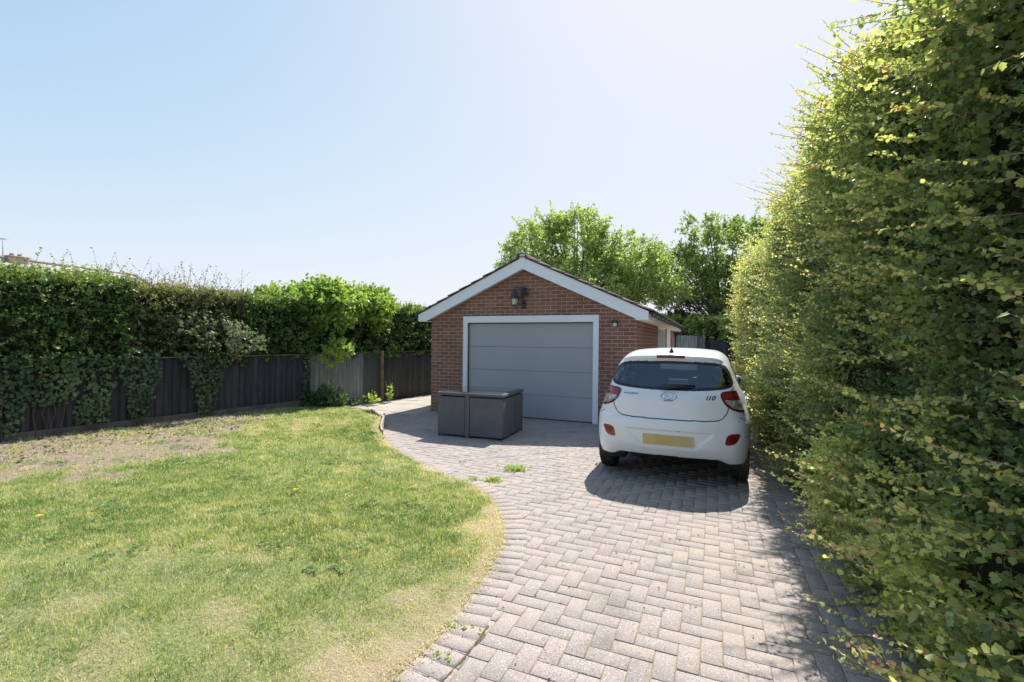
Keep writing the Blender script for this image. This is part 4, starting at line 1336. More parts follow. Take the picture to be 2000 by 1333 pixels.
# ---------------------------------------------------------------- box-shaped hedges
def hedge(name, label, O, D, L, H, depth, mat, seed, z0=0.0, size=.05, dens=60, per=9, tl=(.12, .30), amp=.12, side=1,
          tmpl=LEAF_KITE, top=True, ends=(True, True), hs=0.0, wild=.0, lum=.4, nearfn=None, twm=None, tipred=0.0, htfn=None, group=None, batter=0.0, up=.6):
    """O start (x,y) of the visible face, D unit direction along it; the face looks to side*normal"""
    rg = np.random.default_rng(seed)
    D = np.array(D, dtype=float); Nn = np.array([D[1], -D[0]])*side
    root = empty(name, (O[0], O[1], z0), 0, label, 'hedge', group)
    off = np.array([O[0], O[1], z0])
    def P3(s, inw, z): return np.stack([D[0]*s-Nn[0]*inw, D[1]*s-Nn[1]*inw, z], 1)
    fol = Fol(); TV = []; TF = []; tn = 0
    def Hf(s): return H if htfn is None else htfn(s)
    faces = [('f', L*H)]
    if top: faces.append(('t', L*depth*1.3))
    if ends[0]: faces.append(('a', depth*H))
    if ends[1]: faces.append(('b', depth*H))
    for kind, area in faces:
        n = int(area*dens)
        if kind == 'f':
            s = rg.uniform(0, L, n); 
            if nearfn is not None:
                k = rg.random(n) < nearfn(s)[0]; s = s[k]; n = len(s)
            z = rg.uniform(0, 1, n); z = z*Hf(s); P = P3(s, np.zeros(n)+batter*z, z)
            nr = np.tile([Nn[0], Nn[1], 0.05], (n, 1))
        elif kind == 't':
            s = rg.uniform(0, L, n); q = rg.uniform(0, depth, n); P = P3(s, q+batter*H, Hf(s)+np.zeros(n))
            nr = np.tile([0, 0, 1.0], (n, 1))
        else:
            q = rg.uniform(0, depth, n); s = np.zeros(n)+(0 if kind == 'a' else L)
            z = rg.uniform(0, 1, n)*Hf(s); P = P3(s, q, z); e = -1 if kind == 'a' else 1
            nr = np.tile([D[0]*e, D[1]*e, 0], (n, 1))
        nz = noise(P+off, 1.35, seed, 3)
        nz2 = noise(P+off, 4.2, seed+3, 2)
        disp = amp*(nz+.55*nz2)
        inw = np.abs(rg.normal(0, .09, n))+rg.random(n)*.10
        P = P+nr*(disp-inw)[:, None]
        Dd = unit(nr*rg.uniform(.5, 1.1, n)[:, None]+rg.normal(0, .55, (n, 3))+np.array([0, 0, .25]))
        Lt = rg.uniform(tl[0], tl[1], n)
        lng = rg.random(n) < wild
        Lt = np.where(lng, Lt*rg.uniform(1.5, 2.6, n), Lt)
        Dd = np.where(lng[:, None], unit(nr+rg.normal(0, .28, (n, 3))+np.array([0, 0, .10])), Dd)
        bend = rg.normal(0, .16, (n, 3))+np.array([0, 0, .05])
        r0 = np.clip(lum+.20*nz+.16*nz2+.34*lng, 0, .9)  # hollows darker, long shoots brighter: shade and sunlight held in the leaf tone
        if kind == 't': r0 = np.clip(r0+.42, 0, 1)  # top leaves lightened to carry the sunlit fringe in their colour
        if kind == 'f': r0 = np.clip(r0+.36*sstep((Hf(s)-z), .16, .02), 0, 1)  # same painted sunlit fringe continued onto the upper edge of the face
        sz = size if nearfn is None or kind != 'f' else size*nearfn(s)[1]
        if np.isscalar(sz): sz = np.full(n, sz)
        # group by template
        if nearfn is not None:
            nb = (s < 6.0) if kind == 'f' else np.zeros(n, bool)
            for mk_, tm_ in ((nb, tmpl), (~nb, LEAF_KITE)):
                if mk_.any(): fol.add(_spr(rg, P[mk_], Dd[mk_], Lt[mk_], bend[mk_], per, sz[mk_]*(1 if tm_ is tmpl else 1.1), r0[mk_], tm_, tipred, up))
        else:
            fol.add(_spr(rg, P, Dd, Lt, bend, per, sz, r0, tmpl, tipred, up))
        if lng.any():
            fol.add(_spr(rg, P[lng], Dd[lng], Lt[lng], bend[lng], per, sz[lng]*.8, r0[lng], tmpl, tipred, up))
        pick = lng | (rg.random(n) < .25)
        if twm is not None and pick.any():
            V_, F_ = twig_tubes(P[pick], Dd[pick], Lt[pick], np.where(lng[pick], .0032, .002), 4, bend[pick])
            TV.append(V_); TF.append(F_+tn); tn += len(V_)
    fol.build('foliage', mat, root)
    if TV and tn > 4000: mesh_np('twigs', np.concatenate(TV), TF, twm, root)
    # dark shell for the shaded inner stems, uneven surface
    st = .11
    ss = np.linspace(.12, L-.12, max(3, int(L/st))); zz = np.linspace(-.05, 1, max(4, int(H/st)))
    ins = .22+.0*ss
    rows = []
    def grid(PA, nA, nB):
        V = PA.reshape(-1, 3)
        i = np.arange(nA*nB).reshape(nA, nB)
        return V, np.c_[i[:-1, :-1].ravel(), i[:-1, 1:].ravel(), i[1:, 1:].ravel(), i[1:, :-1].ravel()]
    Vc = []; Fc = []; nc = 0
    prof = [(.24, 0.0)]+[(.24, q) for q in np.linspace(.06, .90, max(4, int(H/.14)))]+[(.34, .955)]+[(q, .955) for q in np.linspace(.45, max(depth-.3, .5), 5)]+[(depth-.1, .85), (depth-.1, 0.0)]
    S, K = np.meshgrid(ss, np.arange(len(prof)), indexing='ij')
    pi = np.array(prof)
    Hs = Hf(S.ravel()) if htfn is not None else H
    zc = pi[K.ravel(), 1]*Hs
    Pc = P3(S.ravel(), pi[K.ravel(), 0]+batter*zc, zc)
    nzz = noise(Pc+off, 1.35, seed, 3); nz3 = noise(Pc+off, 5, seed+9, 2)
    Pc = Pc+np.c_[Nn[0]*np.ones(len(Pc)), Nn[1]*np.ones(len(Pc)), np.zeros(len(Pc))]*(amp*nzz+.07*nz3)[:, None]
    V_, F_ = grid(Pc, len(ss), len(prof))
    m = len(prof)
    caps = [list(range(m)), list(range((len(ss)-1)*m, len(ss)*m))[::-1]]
    mesh_np('branch_core', V_, [F_, [caps[0]], [caps[1]]], M_shade, root, smooth=True)
    return root

def _spr(rg, P, D, L, bend, per, sz, r0, tmpl, tipred, up, spread=.9, smax_=1.9):
    n = len(P); D = unit(D)
    up_ = np.zeros_like(D); up_[:, 2] = 1
    A = unit(np.cross(D, up_)+1e-6); B = np.cross(A, D)
    o = [[], [], [], [], []]
    for k in range(per):
        t = np.clip(.1+.9*(k+rg.uniform(0, .9, n))/per, 0, 1)
        C = P+D*(L*t)[:, None]+bend*((L*t*t)[:, None])
        a = rg.uniform(0, 2*math.pi, n)
        sd_ = A*np.cos(a)[:, None]+B*np.sin(a)[:, None]
        d = unit(D*rg.uniform(.1, .9, n)[:, None]+sd_*spread+rg.normal(0, .25, (n, 3)))
        nr = unit(up_*up+rg.normal(0, .6, (n, 3))+sd_*.3)
        o[0].append(C); o[1].append(d); o[2].append(nr)
        o[3].append(sz*np.clip(1+.33*rg.normal(0, 1, n), .4, smax_)*(1.15-.45*t))
        o[4].append(np.clip(r0+rg.normal(0, .11, n)+tipred*(t > .75)*rg.random(n), 0, 1))
    return place_leaves(tmpl, *[np.concatenate(q) for q in o])

# ---- tall hawthorn hedge on the right of the drive
HA = R(22.6)
HD = np.array([math.sin(HA), math.cos(HA)])
def hx(d): return .945+.417*d
def near(s):
    yv = s*HD[1]-2.2
    dn = np.clip(yv, 1.2, 30)
    return np.clip(3.0/dn, .36, 1.0), np.clip(dn/4.6, .95, 1.6)
HH = hedge('hawthorn_hedge', 'tall overgrown hawthorn hedge with spiky outgrowing shoots along the right of the drive', (hx(-2.2), -2.2), HD, 16.6, 3.36, 1.5,
      M_haw, 101, size=.029, dens=900, per=9, tl=(.07, .18), amp=.20, side=-1, ends=(True, True), wild=0, lum=.38,
      nearfn=near, twm=M_twig, tipred=.12, tmpl=LEAF_LOBE, up=.9)

# long horizontal new shoots standing out of the hedge face, small leaf clusters along them
rg = np.random.default_rng(140)
NHs = np.array([-HD[1], HD[0]])
cl = 16.6
n = 3600
s = 16.6*rg.random(n)**1.25; z = 3.45*rg.random(n)**.92
s = np.where(rg.random(n) < .5, np.clip(s, 2.2, 16.5), s)
# clustered starts
P = np.stack([HD[0]*s, HD[1]*s, z], 1)
nz = noise(P+np.array([hx(-2.2), -2.2, 0]), 1.35, 101, 3)
k = rg.random(n) < np.clip(.75+.5*nz, .3, 1)
s, z, P, nz = s[k], z[k], P[k], nz[k]; n = len(s)
P[:, 0] += NHs[0]*(.20*nz-.03); P[:, 1] += NHs[1]*(.20*nz-.03)
base = np.array([NHs[0], NHs[1], .10])-np.array([HD[0], HD[1], 0])*.15
D = unit(base+rg.normal(0, .27, (n, 3))+np.c_[np.zeros(n), np.zeros(n), .30*sstep(z, 2.4, 3.4)-.10*sstep(z, 1.2, 0)])
L = np.clip(.16+rg.exponential(.11, n), .14, .46)
bend = rg.normal(0, .10, (n, 3))+np.array([0, 0, .06])
V_, F_ = twig_tubes(P, D, L, rg.uniform(.0024, .0042, n), 5, bend)
M_shoot = mat_simple('young_shoot_bark', (.26,.17,.14), (.46,.36,.28), .6, 18, .4)
mesh_np('shoots', V_, [F_], M_shoot, HH)
f = Fol()
dist = np.clip(s*HD[1]-2.2, 1.2, 20)
szz = .0265*np.clip(dist/5.0, .95, 1.7)
lum_ = np.clip(.72+.10*rg.normal(0, 1, n)+.1*nz, .4, .9)  # paler than the hedge body: sunlight on the shoots put into leaf tone
nb = s < 6
for mk_, tm_, pr_ in ((nb, LEAF_LOBE, 30), (~nb, LEAF_KITE, 20)):
    f.add(_spr(rg, P[mk_], D[mk_], L[mk_], bend[mk_], pr_, szz[mk_], lum_[mk_], tm_, .14, .9, .75, 1.5))
f.build('shoot_leaves', M_haw, HH)
# ---------------------------------------------------------------- fences on the left
def board_mat(name, c1, c2, moss=0.0):
    t = NT(name)
    r = t.attr('rnd')
    g = t.noise(3, 6, .65, t.coord('Object', (9, 9, .7)))
    c = t.mix(r, c1, c2)
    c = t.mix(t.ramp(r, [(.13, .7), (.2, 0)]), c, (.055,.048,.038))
    c = t.mix(t.ramp(g, [(.35, .55), (.6, 0)]), c, tuple(x*.5 for x in c1))
    c = t.mix(t.ramp(g, [(.6, 0), (.8, .5)]), c, tuple(min(1, x*1.7) for x in c2))
    if moss: c = t.mix(t.ramp(t.noise(2.2, 5, .7), [(.5, 0), (.75, moss)]), c, (.10,.12,.05))
    return t.bsdf(c, .85, .25, normal=t.bump(t.noise(6, 5, .7, t.coord('Object', (14, 14, 1))), .4, .004))
M_fd = board_mat('dark_stained_boards', (.042,.038,.038), (.080,.072,.072))
M_fp = board_mat('pale_weathered_boards', (.24,.235,.20), (.36,.35,.31), .5)
M_fg = board_mat('grey_brown_boards', (.062,.055,.046), (.115,.10,.085), .6)
M_post = mat_simple('fence_post_wood', (.12,.10,.08), (.22,.19,.15), .85, 8, .2, bump=.4)
def fence(name, label, t0, t1, zt, bw, mat, gravel=True, seed=0, zb=.0, post=None, dark_from=None):
    rg = np.random.default_rng(seed)
    root = empty(name, (*fpt(t0), 0), 0, label, 'fence')
    ox, oy = fpt(t0)
    V = []; F = []; A = []
    t = t0
    while t < t1-.02:
        w = bw*rg.uniform(.93, 1.06); e = min(t+w, t1)
        zj = zt+rg.normal(0, .006); lean = rg.normal(0, .003)
        x0 = .010; x1 = .027+rg.uniform(0, .008)
        q = []
        for (tt, o) in ((t, x0), (e+.012 if e < t1-.01 else e, x1), (e+.012 if e < t1-.01 else e, x1-.012), (t, x0-.008)):
            a = fpt(tt, o); q.append(a)
        b = len(V)
        for z in (zb, zj):
            for a in q: V.append((a[0]-ox+(lean if z > 0 else 0), a[1]-oy, z))
        A += [rg.random()*.75+.25 if (dark_from is None or t < dark_from) else .12*rg.random()]*8  # boards beyond the given point take the dark brown tone
        F += [[b, b+1, b+5, b+4], [b+1, b+2, b+6, b+5], [b+2, b+3, b+7, b+6], [b+3, b, b+4, b+7], [b+4, b+5, b+6, b+7]]
        t = e
    mesh_np('boards', V, [F], mat, root, attrs={'rnd': A})
    def bar(o0, o1, z0, z1, m, nm, a=t0, b=t1):
        vs = [(*fpt(a, o0), z0), (*fpt(b, o0), z0), (*fpt(b, o1), z0), (*fpt(a, o1), z0)]
        vs = [(v[0]-ox, v[1]-oy, v[2]) for v in vs]
        vs += [(v[0], v[1], z1) for v in vs]
        MB().add(vs, [(0,3,2,1),(4,5,6,7),(0,1,5,4),(1,2,6,5),(2,3,7,6),(3,0,4,7)]).build(nm, m, root)
    if gravel: bar(.030, .062, -.05, .265, M_grav, 'gravel_board')
    bar(-.05, -.002, zt-.25, zt-.18, mat if False else M_post, 'rail'); bar(-.05, -.002, zb+.25, zb+.32, M_post, 'rail')
    bar(-.01, .045, zt+.006, zt+.026, M_post, 'capping')
    if post:
        for pt in post:
            a = fpt(pt, 0)
            bar(.032, .105, -.05, zt+.05, M_post, 'post', pt-.04, pt+.04)
    return root
M_grav = mat_simple('gravel_board_wood', (.10,.085,.075), (.19,.16,.14), .9, 5, .2, bump=.3)
TOP = 1.26
fence('board_fence', 'long near-black stained board fence under the hedge with a low gravel board at its foot', -15.5, -3.992, TOP-.02, .125, M_fd, True, 1)
fence('pale_fence_panel', 'pale grey weathered closeboard fence panel among dark ones', -3.99, -1.93, TOP+.01, .105, M_fp, False, 2, post=[-1.95], dark_from=-2.55)
fence('mossy_fence_panel', 'grey brown mossy fence panel beside the garage wall', -1.88, 6.5, TOP+.01, .095, M_fg, False, 3)

# ---------------------------------------------------------------- hedges over the fence
def lh(name, label, t0, t1, H0, mat, seed, **k):
    a = fpt(t0, k.pop('off', .05))
    return hedge(name, label, a, FD, t1-t0, H0, k.pop('depth', 1.1), mat, seed, side=1, twm=M_twig, **k)
zb = 1.12
lh('privet_hedge', 'dark glossy green hedge, tallest stretch at the far left above the black fence', -15.5, -7.25, 2.50-zb, M_priv, 201, z0=zb, size=.042, dens=330, per=9, tl=(.10,.22), amp=.10, wild=.01, lum=.40, off=.14)
lh('beech_hedge', 'dull brownish green clipped hedge, middle stretch of the left boundary', -7.3, -5.35, 2.47-zb, M_beech, 202, z0=zb, size=.042, dens=300, per=9, tl=(.08,.18), amp=.07, wild=.01, lum=.42, off=.08, tmpl=LEAF_KITE)
lh('trimmed_hedge', 'closely trimmed mid green hedge above the dark fence left of the pale panel', -5.4, -3.2, 2.42-zb, M_priv, 203, z0=zb+.02, size=.046, dens=300, per=9, tl=(.08,.17), amp=.06, wild=.0, lum=.50, off=.06)
lh('laurel_hedge', 'flat topped dark hedge with shiny leaves running behind the garage', -3.25, 7, 2.46-zb, M_priv, 204, z0=zb+.05, size=.062, dens=170, per=8, tl=(.10,.2), amp=.07, wild=.0, lum=.46, off=.04, tmpl=LEAF_OVAL)

# blob foliage for shrubs: list of ellipsoids
def shrub(name, label, cat, loc, blobs, mat, seed, size=.07, n=900, per=7, tl=(.12,.3), tmpl=LEAF_OVAL, lum=.5, stems=True, group=None, twr=.004, up=.7, upd=.4, trunk=None):
    rg = np.random.default_rng(seed)
    root = empty(name, loc, 0, label, cat, group)
    fol = Fol(); TV = []; TF = []; tn = 0
    tot = sum(b[3]*b[4]+b[4]*b[5]+b[3]*b[5] for b in blobs)
    for (cx, cy, cz, rx, ry, rz) in blobs:
        m = max(6, int(n*(rx*ry+ry*rz+rx*rz)/tot))
        d = unit(rg.normal(0, 1, (m, 3)))
        rad = rg.uniform(.45, 1.0, m)**.6
        P = np.array([cx, cy, cz])+d*np.array([rx, ry, rz])*rad[:, None]
        P += .12*min(rx, rz)*np.c_[noise(P, 3, seed), noise(P, 3, seed+1), noise(P, 3, seed+2)]
        Dd = unit(d+rg.normal(0, .5, (m, 3))+np.array([0, 0, upd]))
        L = rg.uniform(tl[0], tl[1], m); bend = rg.normal(0, .15, (m, 3))
        r0 = np.clip(lum+.2*noise(P+np.array(loc), 1.8, seed+5, 2), 0, 1)
        fol.add(_spr(rg, P, Dd, L, bend, per, np.full(m, size), r0, tmpl, 0, up))
        V_, F_ = twig_tubes(P, Dd, L, np.full(m, twr*.6), 3, bend)
        TV.append(V_); TF.append(F_+tn); tn += len(V_)
    fol.build('foliage', mat, root)
    if stems:
        mb = MB()
        for (cx, cy, cz, rx, ry, rz) in blobs:
            b0 = (rg.uniform(-.04, .04), rg.uniform(-.04, .04), -.02)
            for q in range(3):
                e = (cx+rg.uniform(-.5, .5)*rx, cy+rg.uniform(-.5, .5)*ry, cz+rg.uniform(-.2, .6)*rz)
                mid = tuple((a+b)/2+rg.uniform(-.08, .08) for a, b in zip(b0, e))
                mb.tube([b0, mid, e], [twr*2.4, twr*1.7, twr*.6], 5)
        mb.build('stems', M_bark, root)
    mesh_np('twigs', np.concatenate(TV), TF, M_twig, root)
    return root

# big broad-leaved shrub pushing up through and over the hedge, and its neighbour
a = fpt(-3.5, -.25)
shrub('elder_bush', 'bright broad leaved bush bulging over the hedge top above the pale fence panel', 'bush', (a[0], a[1], 0),
      [(0,.1,2.42,.95,.8,.36), (-.75,-.5,2.36,.6,.5,.26), (.7,.6,2.36,.6,.5,.26), (.25,-.25,2.1,.5,.3,.30), (.0,.1,2.62,.5,.5,.2)], M_elder, 301, size=.115, n=1500, tl=(.14,.32), lum=.62, twr=.008)
a = fpt(-2.05, -.15)
shrub('elder_bush', 'smaller bright leafed bush spilling down the hedge face left of the garage', 'bush', (a[0], a[1], 0),
      [(0,.0,2.5,.45,.45,.38), (.12,-.15,2.15,.22,.25,.35), (-.3,.2,2.65,.35,.3,.22)], M_elder, 302, size=.105, n=520, tl=(.12,.28), lum=.66, twr=.007)
a = fpt(-3.72, .42)
shrub('leafy_branch', 'sunlit leafy branch hanging over the top of the pale fence panel', 'branch', (a[0], a[1], 1.25),
      [(.05,-.02,.05,.22,.14,.22), (.22,.02,.16,.20,.14,.12)], M_elder, 303, size=.085, n=70, tl=(.10,.2), lum=.8, stems=False, twr=.006)
a = fpt(-6.05, .2)
shrub('silvery_branch', 'pale silvery leaved shoots sticking out of the brownish hedge', 'branch', (a[0], a[1], 1.45),
      [(0,0,.2,.45,.18,.20), (.35,.35,.08,.3,.16,.16), (-.35,-.3,.30,.2,.15,.12)], M_silver, 304, size=.065, n=170, tl=(.12,.26), lum=.6, stems=False, twr=.004, tmpl=LEAF_KITE)
# sprigs above the hedge
def sprigs(name, label, t0, t1, zb, n, hh, seed, mat, size=.035, per=16):
    rg = np.random.default_rng(seed)
    a = fpt((t0+t1)/2, -.5)
    root = empty(name, (a[0], a[1], zb), 0, label, 'shoots')
    tt = rg.uniform(t0, t1, n)-(t0+t1)/2
    oo = rg.uniform(-.35, .3, n)
    P = np.c_[FD[0]*tt+FN[0]*oo, FD[1]*tt+FN[1]*oo, np.full(n, -.25)]
    D = unit(rg.normal(0, .25, (n, 3))+np.array([0, 0, 1.0])); L = rg.uniform(.5, 1, n)*hh+.25
    bend = rg.normal(0, .22, (n, 3))*np.array([1, 1, .3])
    V, F = twig_tubes(P, D, L, np.full(n, .0045), 6, bend)
    mesh_np('stems', V, [F], M_twig, root)
    f = Fol(); f.add(_spr(rg, P, D, L, bend, per, np.full(n, size), np.full(n, .35), LEAF_KITE, 0, .6)); f.build('foliage', mat, root)
sprigs('hedge_shoots', 'sparse upright twiggy shoots rising above the hedge near the far left', -7.9, -7.3, 2.45, 16, .55, 311, M_beech, .034, 14)
sprigs('hedge_shoots', 'thicket of thin arching shoots standing above the brownish hedge', -7.1, -5.3, 2.45, 60, .58, 312, M_beech, .036, 16)
sprigs('hedge_shoots', 'leafy green shoots rising above the hedge left of the bright bush', -5.2, -4.3, 2.42, 26, .34, 313, M_elder, .065, 9)

# ---------------------------------------------------------------- ivy on the dark fence
def ivy(label, t0, cols, seed, size=.050, dens=620, stem=True):
    """cols: (t, halfwidth, ztop, zbottom) tapering tongues hanging down the boards"""
    rg = np.random.default_rng(seed)
    a = fpt(t0, .05)
    root = empty('ivy', (a[0], a[1], .15), 0, label, 'ivy')
    f = Fol(); mb = MB()
    for (tc, hw, zt, zl, bot) in cols:
        n = int(dens*2*hw*(zt-zl))
        z = zl+(zt-zl)*rg.random(n)
        fr = (z-zl)/(zt-zl)
        wd = hw*(bot+(1-bot)*fr**.8)*(1+.18*noise(np.c_[z*3, z*0+tc*5, z*0], 1, seed))
        tt = tc+rg.uniform(-1, 1, n)*wd
        o = .03+rg.random(n)*.13*(.4+.6*fr)
        P = np.c_[FD[0]*(tt-t0)+FN[0]*o, FD[1]*(tt-t0)+FN[1]*o, z-.15]
        nr = unit(np.c_[FN[0]+rg.normal(0, .35, n), FN[1]+rg.normal(0, .35, n), .35+rg.normal(0, .3, n)])
        d = unit(np.c_[rg.normal(0, .5, n), rg.normal(0, .5, n), -1+rg.normal(0, .45, n)])
        r0 = np.clip(.42+.3*noise(P, 2.6, seed+4, 2)+rg.normal(0, .12, n), 0, 1)
        f.add(place_leaves(LEAF_IVY, P, d, nr, size*rg.uniform(.55, 1.3, n), r0))
        if stem:
            for q in range(4):
                t_ = tc+rg.uniform(-.6, .6)*hw*bot-t0
                pts = []
                for z_ in np.linspace(-.02, (zt-.15)*.75, 6):
                    pts.append((FD[0]*t_+FN[0]*(.04+.01*q), FD[1]*t_+FN[1]*(.04+.01*q), z_)); t_ += rg.normal(0, .05)
                mb.tube(pts, .0042, 5)
    f.build('foliage', M_ivy, root)
    if stem: mb.build('stems', M_bark, root)
ivy('broad ivy curtain at the far left edge hanging to the foot of the dark fence', -8.6, [(-10.2,.9,1.35,.22,.8), (-8.85,.42,1.35,.25,.7)], 401)
ivy('ivy mass with bare brown stems at its foot, second from the left', -8.1, [(-8.25,.34,1.35,.62,.7), (-7.75,.32,1.35,.30,.55)], 402)
ivy('narrow tapering ivy tongue on the dark fence between two wider ones', -7.15, [(-7.15,.30,1.40,.28,.42)], 403)
ivy('funnel shaped ivy growth with pale stems, right hand one on the dark fence', -6.15, [(-6.15,.46,1.36,.66,.35), (-6.15,.17,.70,.28,.7)], 404)
ivy('small dark creeper climbing the joint between the black fence and pale panel', -4.1, [(-4.12,.12,1.25,.2,.9)], 405, .05, 300)

# ---------------------------------------------------------------- young plants at the fence foot
def plant(name, label, x, y, z, h, w, nst, mat, seed, size, per=7, tmpl=LEAF_OVAL, lum=.55):
    rg = np.random.default_rng(seed)
    root = empty(name, (x, y, z), 0, label, 'plant')
    P = np.c_[rg.normal(0, w*.2, nst), rg.normal(0, w*.2, nst), np.zeros(nst)-.01]
    D = unit(np.c_[rg.normal(0, w/h*.6, nst), rg.normal(0, w/h*.6, nst), np.ones(nst)]); L = rg.uniform(.55, 1, nst)*h
    bend = rg.normal(0, .12, (nst, 3))
    V, F = twig_tubes(P, D, L, np.full(nst, .0045), 4, bend); mesh_np('stems', V, [F], M_twig, root)
    f = Fol(); f.add(_spr(rg, P, D, L, bend, per, np.full(nst, size), np.full(nst, lum), tmpl, 0, .8)); f.build('foliage', mat, root)
a = fpt(-3.75, .38)
shrub('laurel_bush', 'dark leafy bush growing at the foot of the pale fence panel', 'bush', (a[0], a[1], .08), [(0,0,.22,.34,.26,.20), (-.3,-.1,.14,.26,.24,.14)], M_priv, 501, size=.075, n=150, tl=(.08,.18), lum=.45)
plant('laurel_seedling', 'bright green sprig standing above the dark bush at the pale panel', a[0]+.05, a[1]-.05, .35, .36, .12, 5, M_elder, 502, .085, 7, lum=.95)
a = fpt(-2.55, .42)
plant('yellow_shrub', 'low yellow green plant at the lawn end before the fence', a[0], a[1], .05, .36, .24, 9, M_elder, 503, .075, 8, lum=1.0)
plant('grey_leaf_plant', 'low grey leaved plant left of the yellow green one', a[0]-.42, a[1]-.12, .05, .30, .32, 14, M_silver, 504, .06, 8, lum=.5)
a = fpt(-1.95, .38)
plant('young_laurel', 'upright young plant with glossy light leaves against the fence post', a[0], a[1], .03, .55, .14, 7, M_elder, 505, .085, 9, lum=.85)
plant('grey_seedling', 'small blue grey leaved seedling in front of the dark fence', -5.58, 8.42, .16, .17, .13, 9, M_silver, 506, .045, 6, lum=.7)
# weeds on the paving and lawn
wd = [(.05,5.82,.10,90,'grassy weed tuft growing in the paving left of the car'), (-.21,5.34,.06,45,'small weed tuft at the paving edge beside the lawn'), (-.42,5.36,.05,30,'tiny weed tuft touching the curved lawn edge'), (-.62,6.13,.045,10,'faint weed tuft in the paving nearer the grey cube set'),
      (-.26,2.60,.05,9,'small weed sprouting from the border joint near the bottom'), (-.33,2.36,.05,9,'leafy weed in the border joint at the bottom edge')]
for i, (x, y, h, n, lb) in enumerate(wd):
    rg = np.random.default_rng(600+i)
    root = empty('weed_tuft', (x, y, .01), 0, lb, 'weed', 'weeds in the paving joints')
    P = np.c_[rg.normal(0, h*.7, n), rg.normal(0, h*.55, n), np.zeros(n)]
    f = Fol()
    D = unit(np.c_[rg.normal(0, .8, n), rg.normal(0, .8, n), np.full(n, .7)])
    f.add(_spr(rg, P, D, rg.uniform(.3, .9, n)*h, np.zeros((n, 3)), 5, np.full(n, .026 if h > .055 else .018), np.full(n, .85), LEAF_KITE, 0, .8))
    f.build('leaves', M_elder, root)
M_weed = mat_leaf('lawn_weed_leaf', [(0, (.06,.13,.035)), (.5, (.12,.21,.05)), (1, (.24,.33,.12))], .3, .5, .35)
# darker broad-leaved weeds in the lawn (flat rosettes)
rg = np.random.default_rng(650)
f = Fol()
cand = [(-2.9,3.55),(-2.55,3.2),(-2.2,4.9),(-1.0,4.4),(-2.0,3.9),(-3.6,4.6),(-4.6,5.5),(-3.1,5.9),(-1.5,5.3),(-1.15,3.35),(-4.4,6.9),(-3.3,2.9),(-2.8,2.35),(-2.05,6.8),(-.95,4.75),(-5.0,4.4)]
cand += [(rg.uniform(-5.5, -.3), rg.uniform(3.0, 8.2)) for _ in range(60)]
cand = [c for c in cand if inpoly(np.array([c[0]]), np.array([c[1]]), LPOLY)[0] and abs(c[0]) < 1.1*c[1]]
P = []
for (cx, cy) in cand:
    for k in range(rg.integers(5, 14)):
        P.append((cx+rg.normal(0, .10), cy+rg.normal(0, .06)))
P = np.array(P); z = lawn_h(P[:, 0], P[:, 1])
P3_ = np.repeat(np.c_[P, z+.012], 9, 0); n = len(P3_)
an = rg.uniform(0, 6.28, n); D = unit(np.c_[np.cos(an), np.sin(an), np.full(n, .35)])
f.add(place_leaves(LEAF_OVAL, P3_+D*.008, D, np.tile([0, 0, 1.0], (n, 1))+rg.normal(0, .25, (n, 3)), rg.uniform(.014, .034, n), np.clip(rg.normal(.45, .2, n), 0, 1)))
o = f.build('lawn_weeds', M_weed); tag(o, 'scattered flat broad leaved weeds in the lawn', 'weeds', kind='stuff')
# dandelions
M_yel = mat_simple('dandelion_petal', (.75,.50,.02), (.85,.62,.04), .7, 40)
M_stem = mat_simple('flower_stem', (.12,.20,.04), (.18,.26,.07), .6, 30)
for i, (x, y, lb) in enumerate([(-2.02,4.42,'yellow dandelion flower in the middle of the lawn'), (-3.62,3.62,'yellow dandelion flower at the left picture edge in the lawn'), (-1.72,4.75,'small yellow dandelion right of the brightest one'), (-1.42,4.62,'faint yellow dandelion nearest the paved curve')]):
    h = float(lawn_h(np.array([x]), np.array([y]))[0])
    root = empty('dandelion', (x, y, h), 0, lb, 'flower', 'dandelions in the lawn')
    MB().tube([(0, 0, -.01), (.004, .002, .05)], .002, 5).build('stem', M_stem, root)
    mb = MB()
    rg = np.random.default_rng(700+i)
    for k in range(22):
        a_ = 2*math.pi*k/22; r_ = (.020 if k % 2 else .014)*(1.2 if i < 2 else .8); e = .006 if k % 2 else .012
        c_, s_ = math.cos(a_), math.sin(a_)
        mb.add([(.004, .002, .05), (.004+r_*c_-.003*s_, .002+r_*s_+.003*c_, .052+e), (.004+r_*1.15*c_, .002+r_*1.15*s_, .053+e), (.004+r_*c_+.003*s_, .002+r_*s_-.003*c_, .052+e)], [(0, 1, 2, 3)])
    mb.build('petals', M_yel, root)
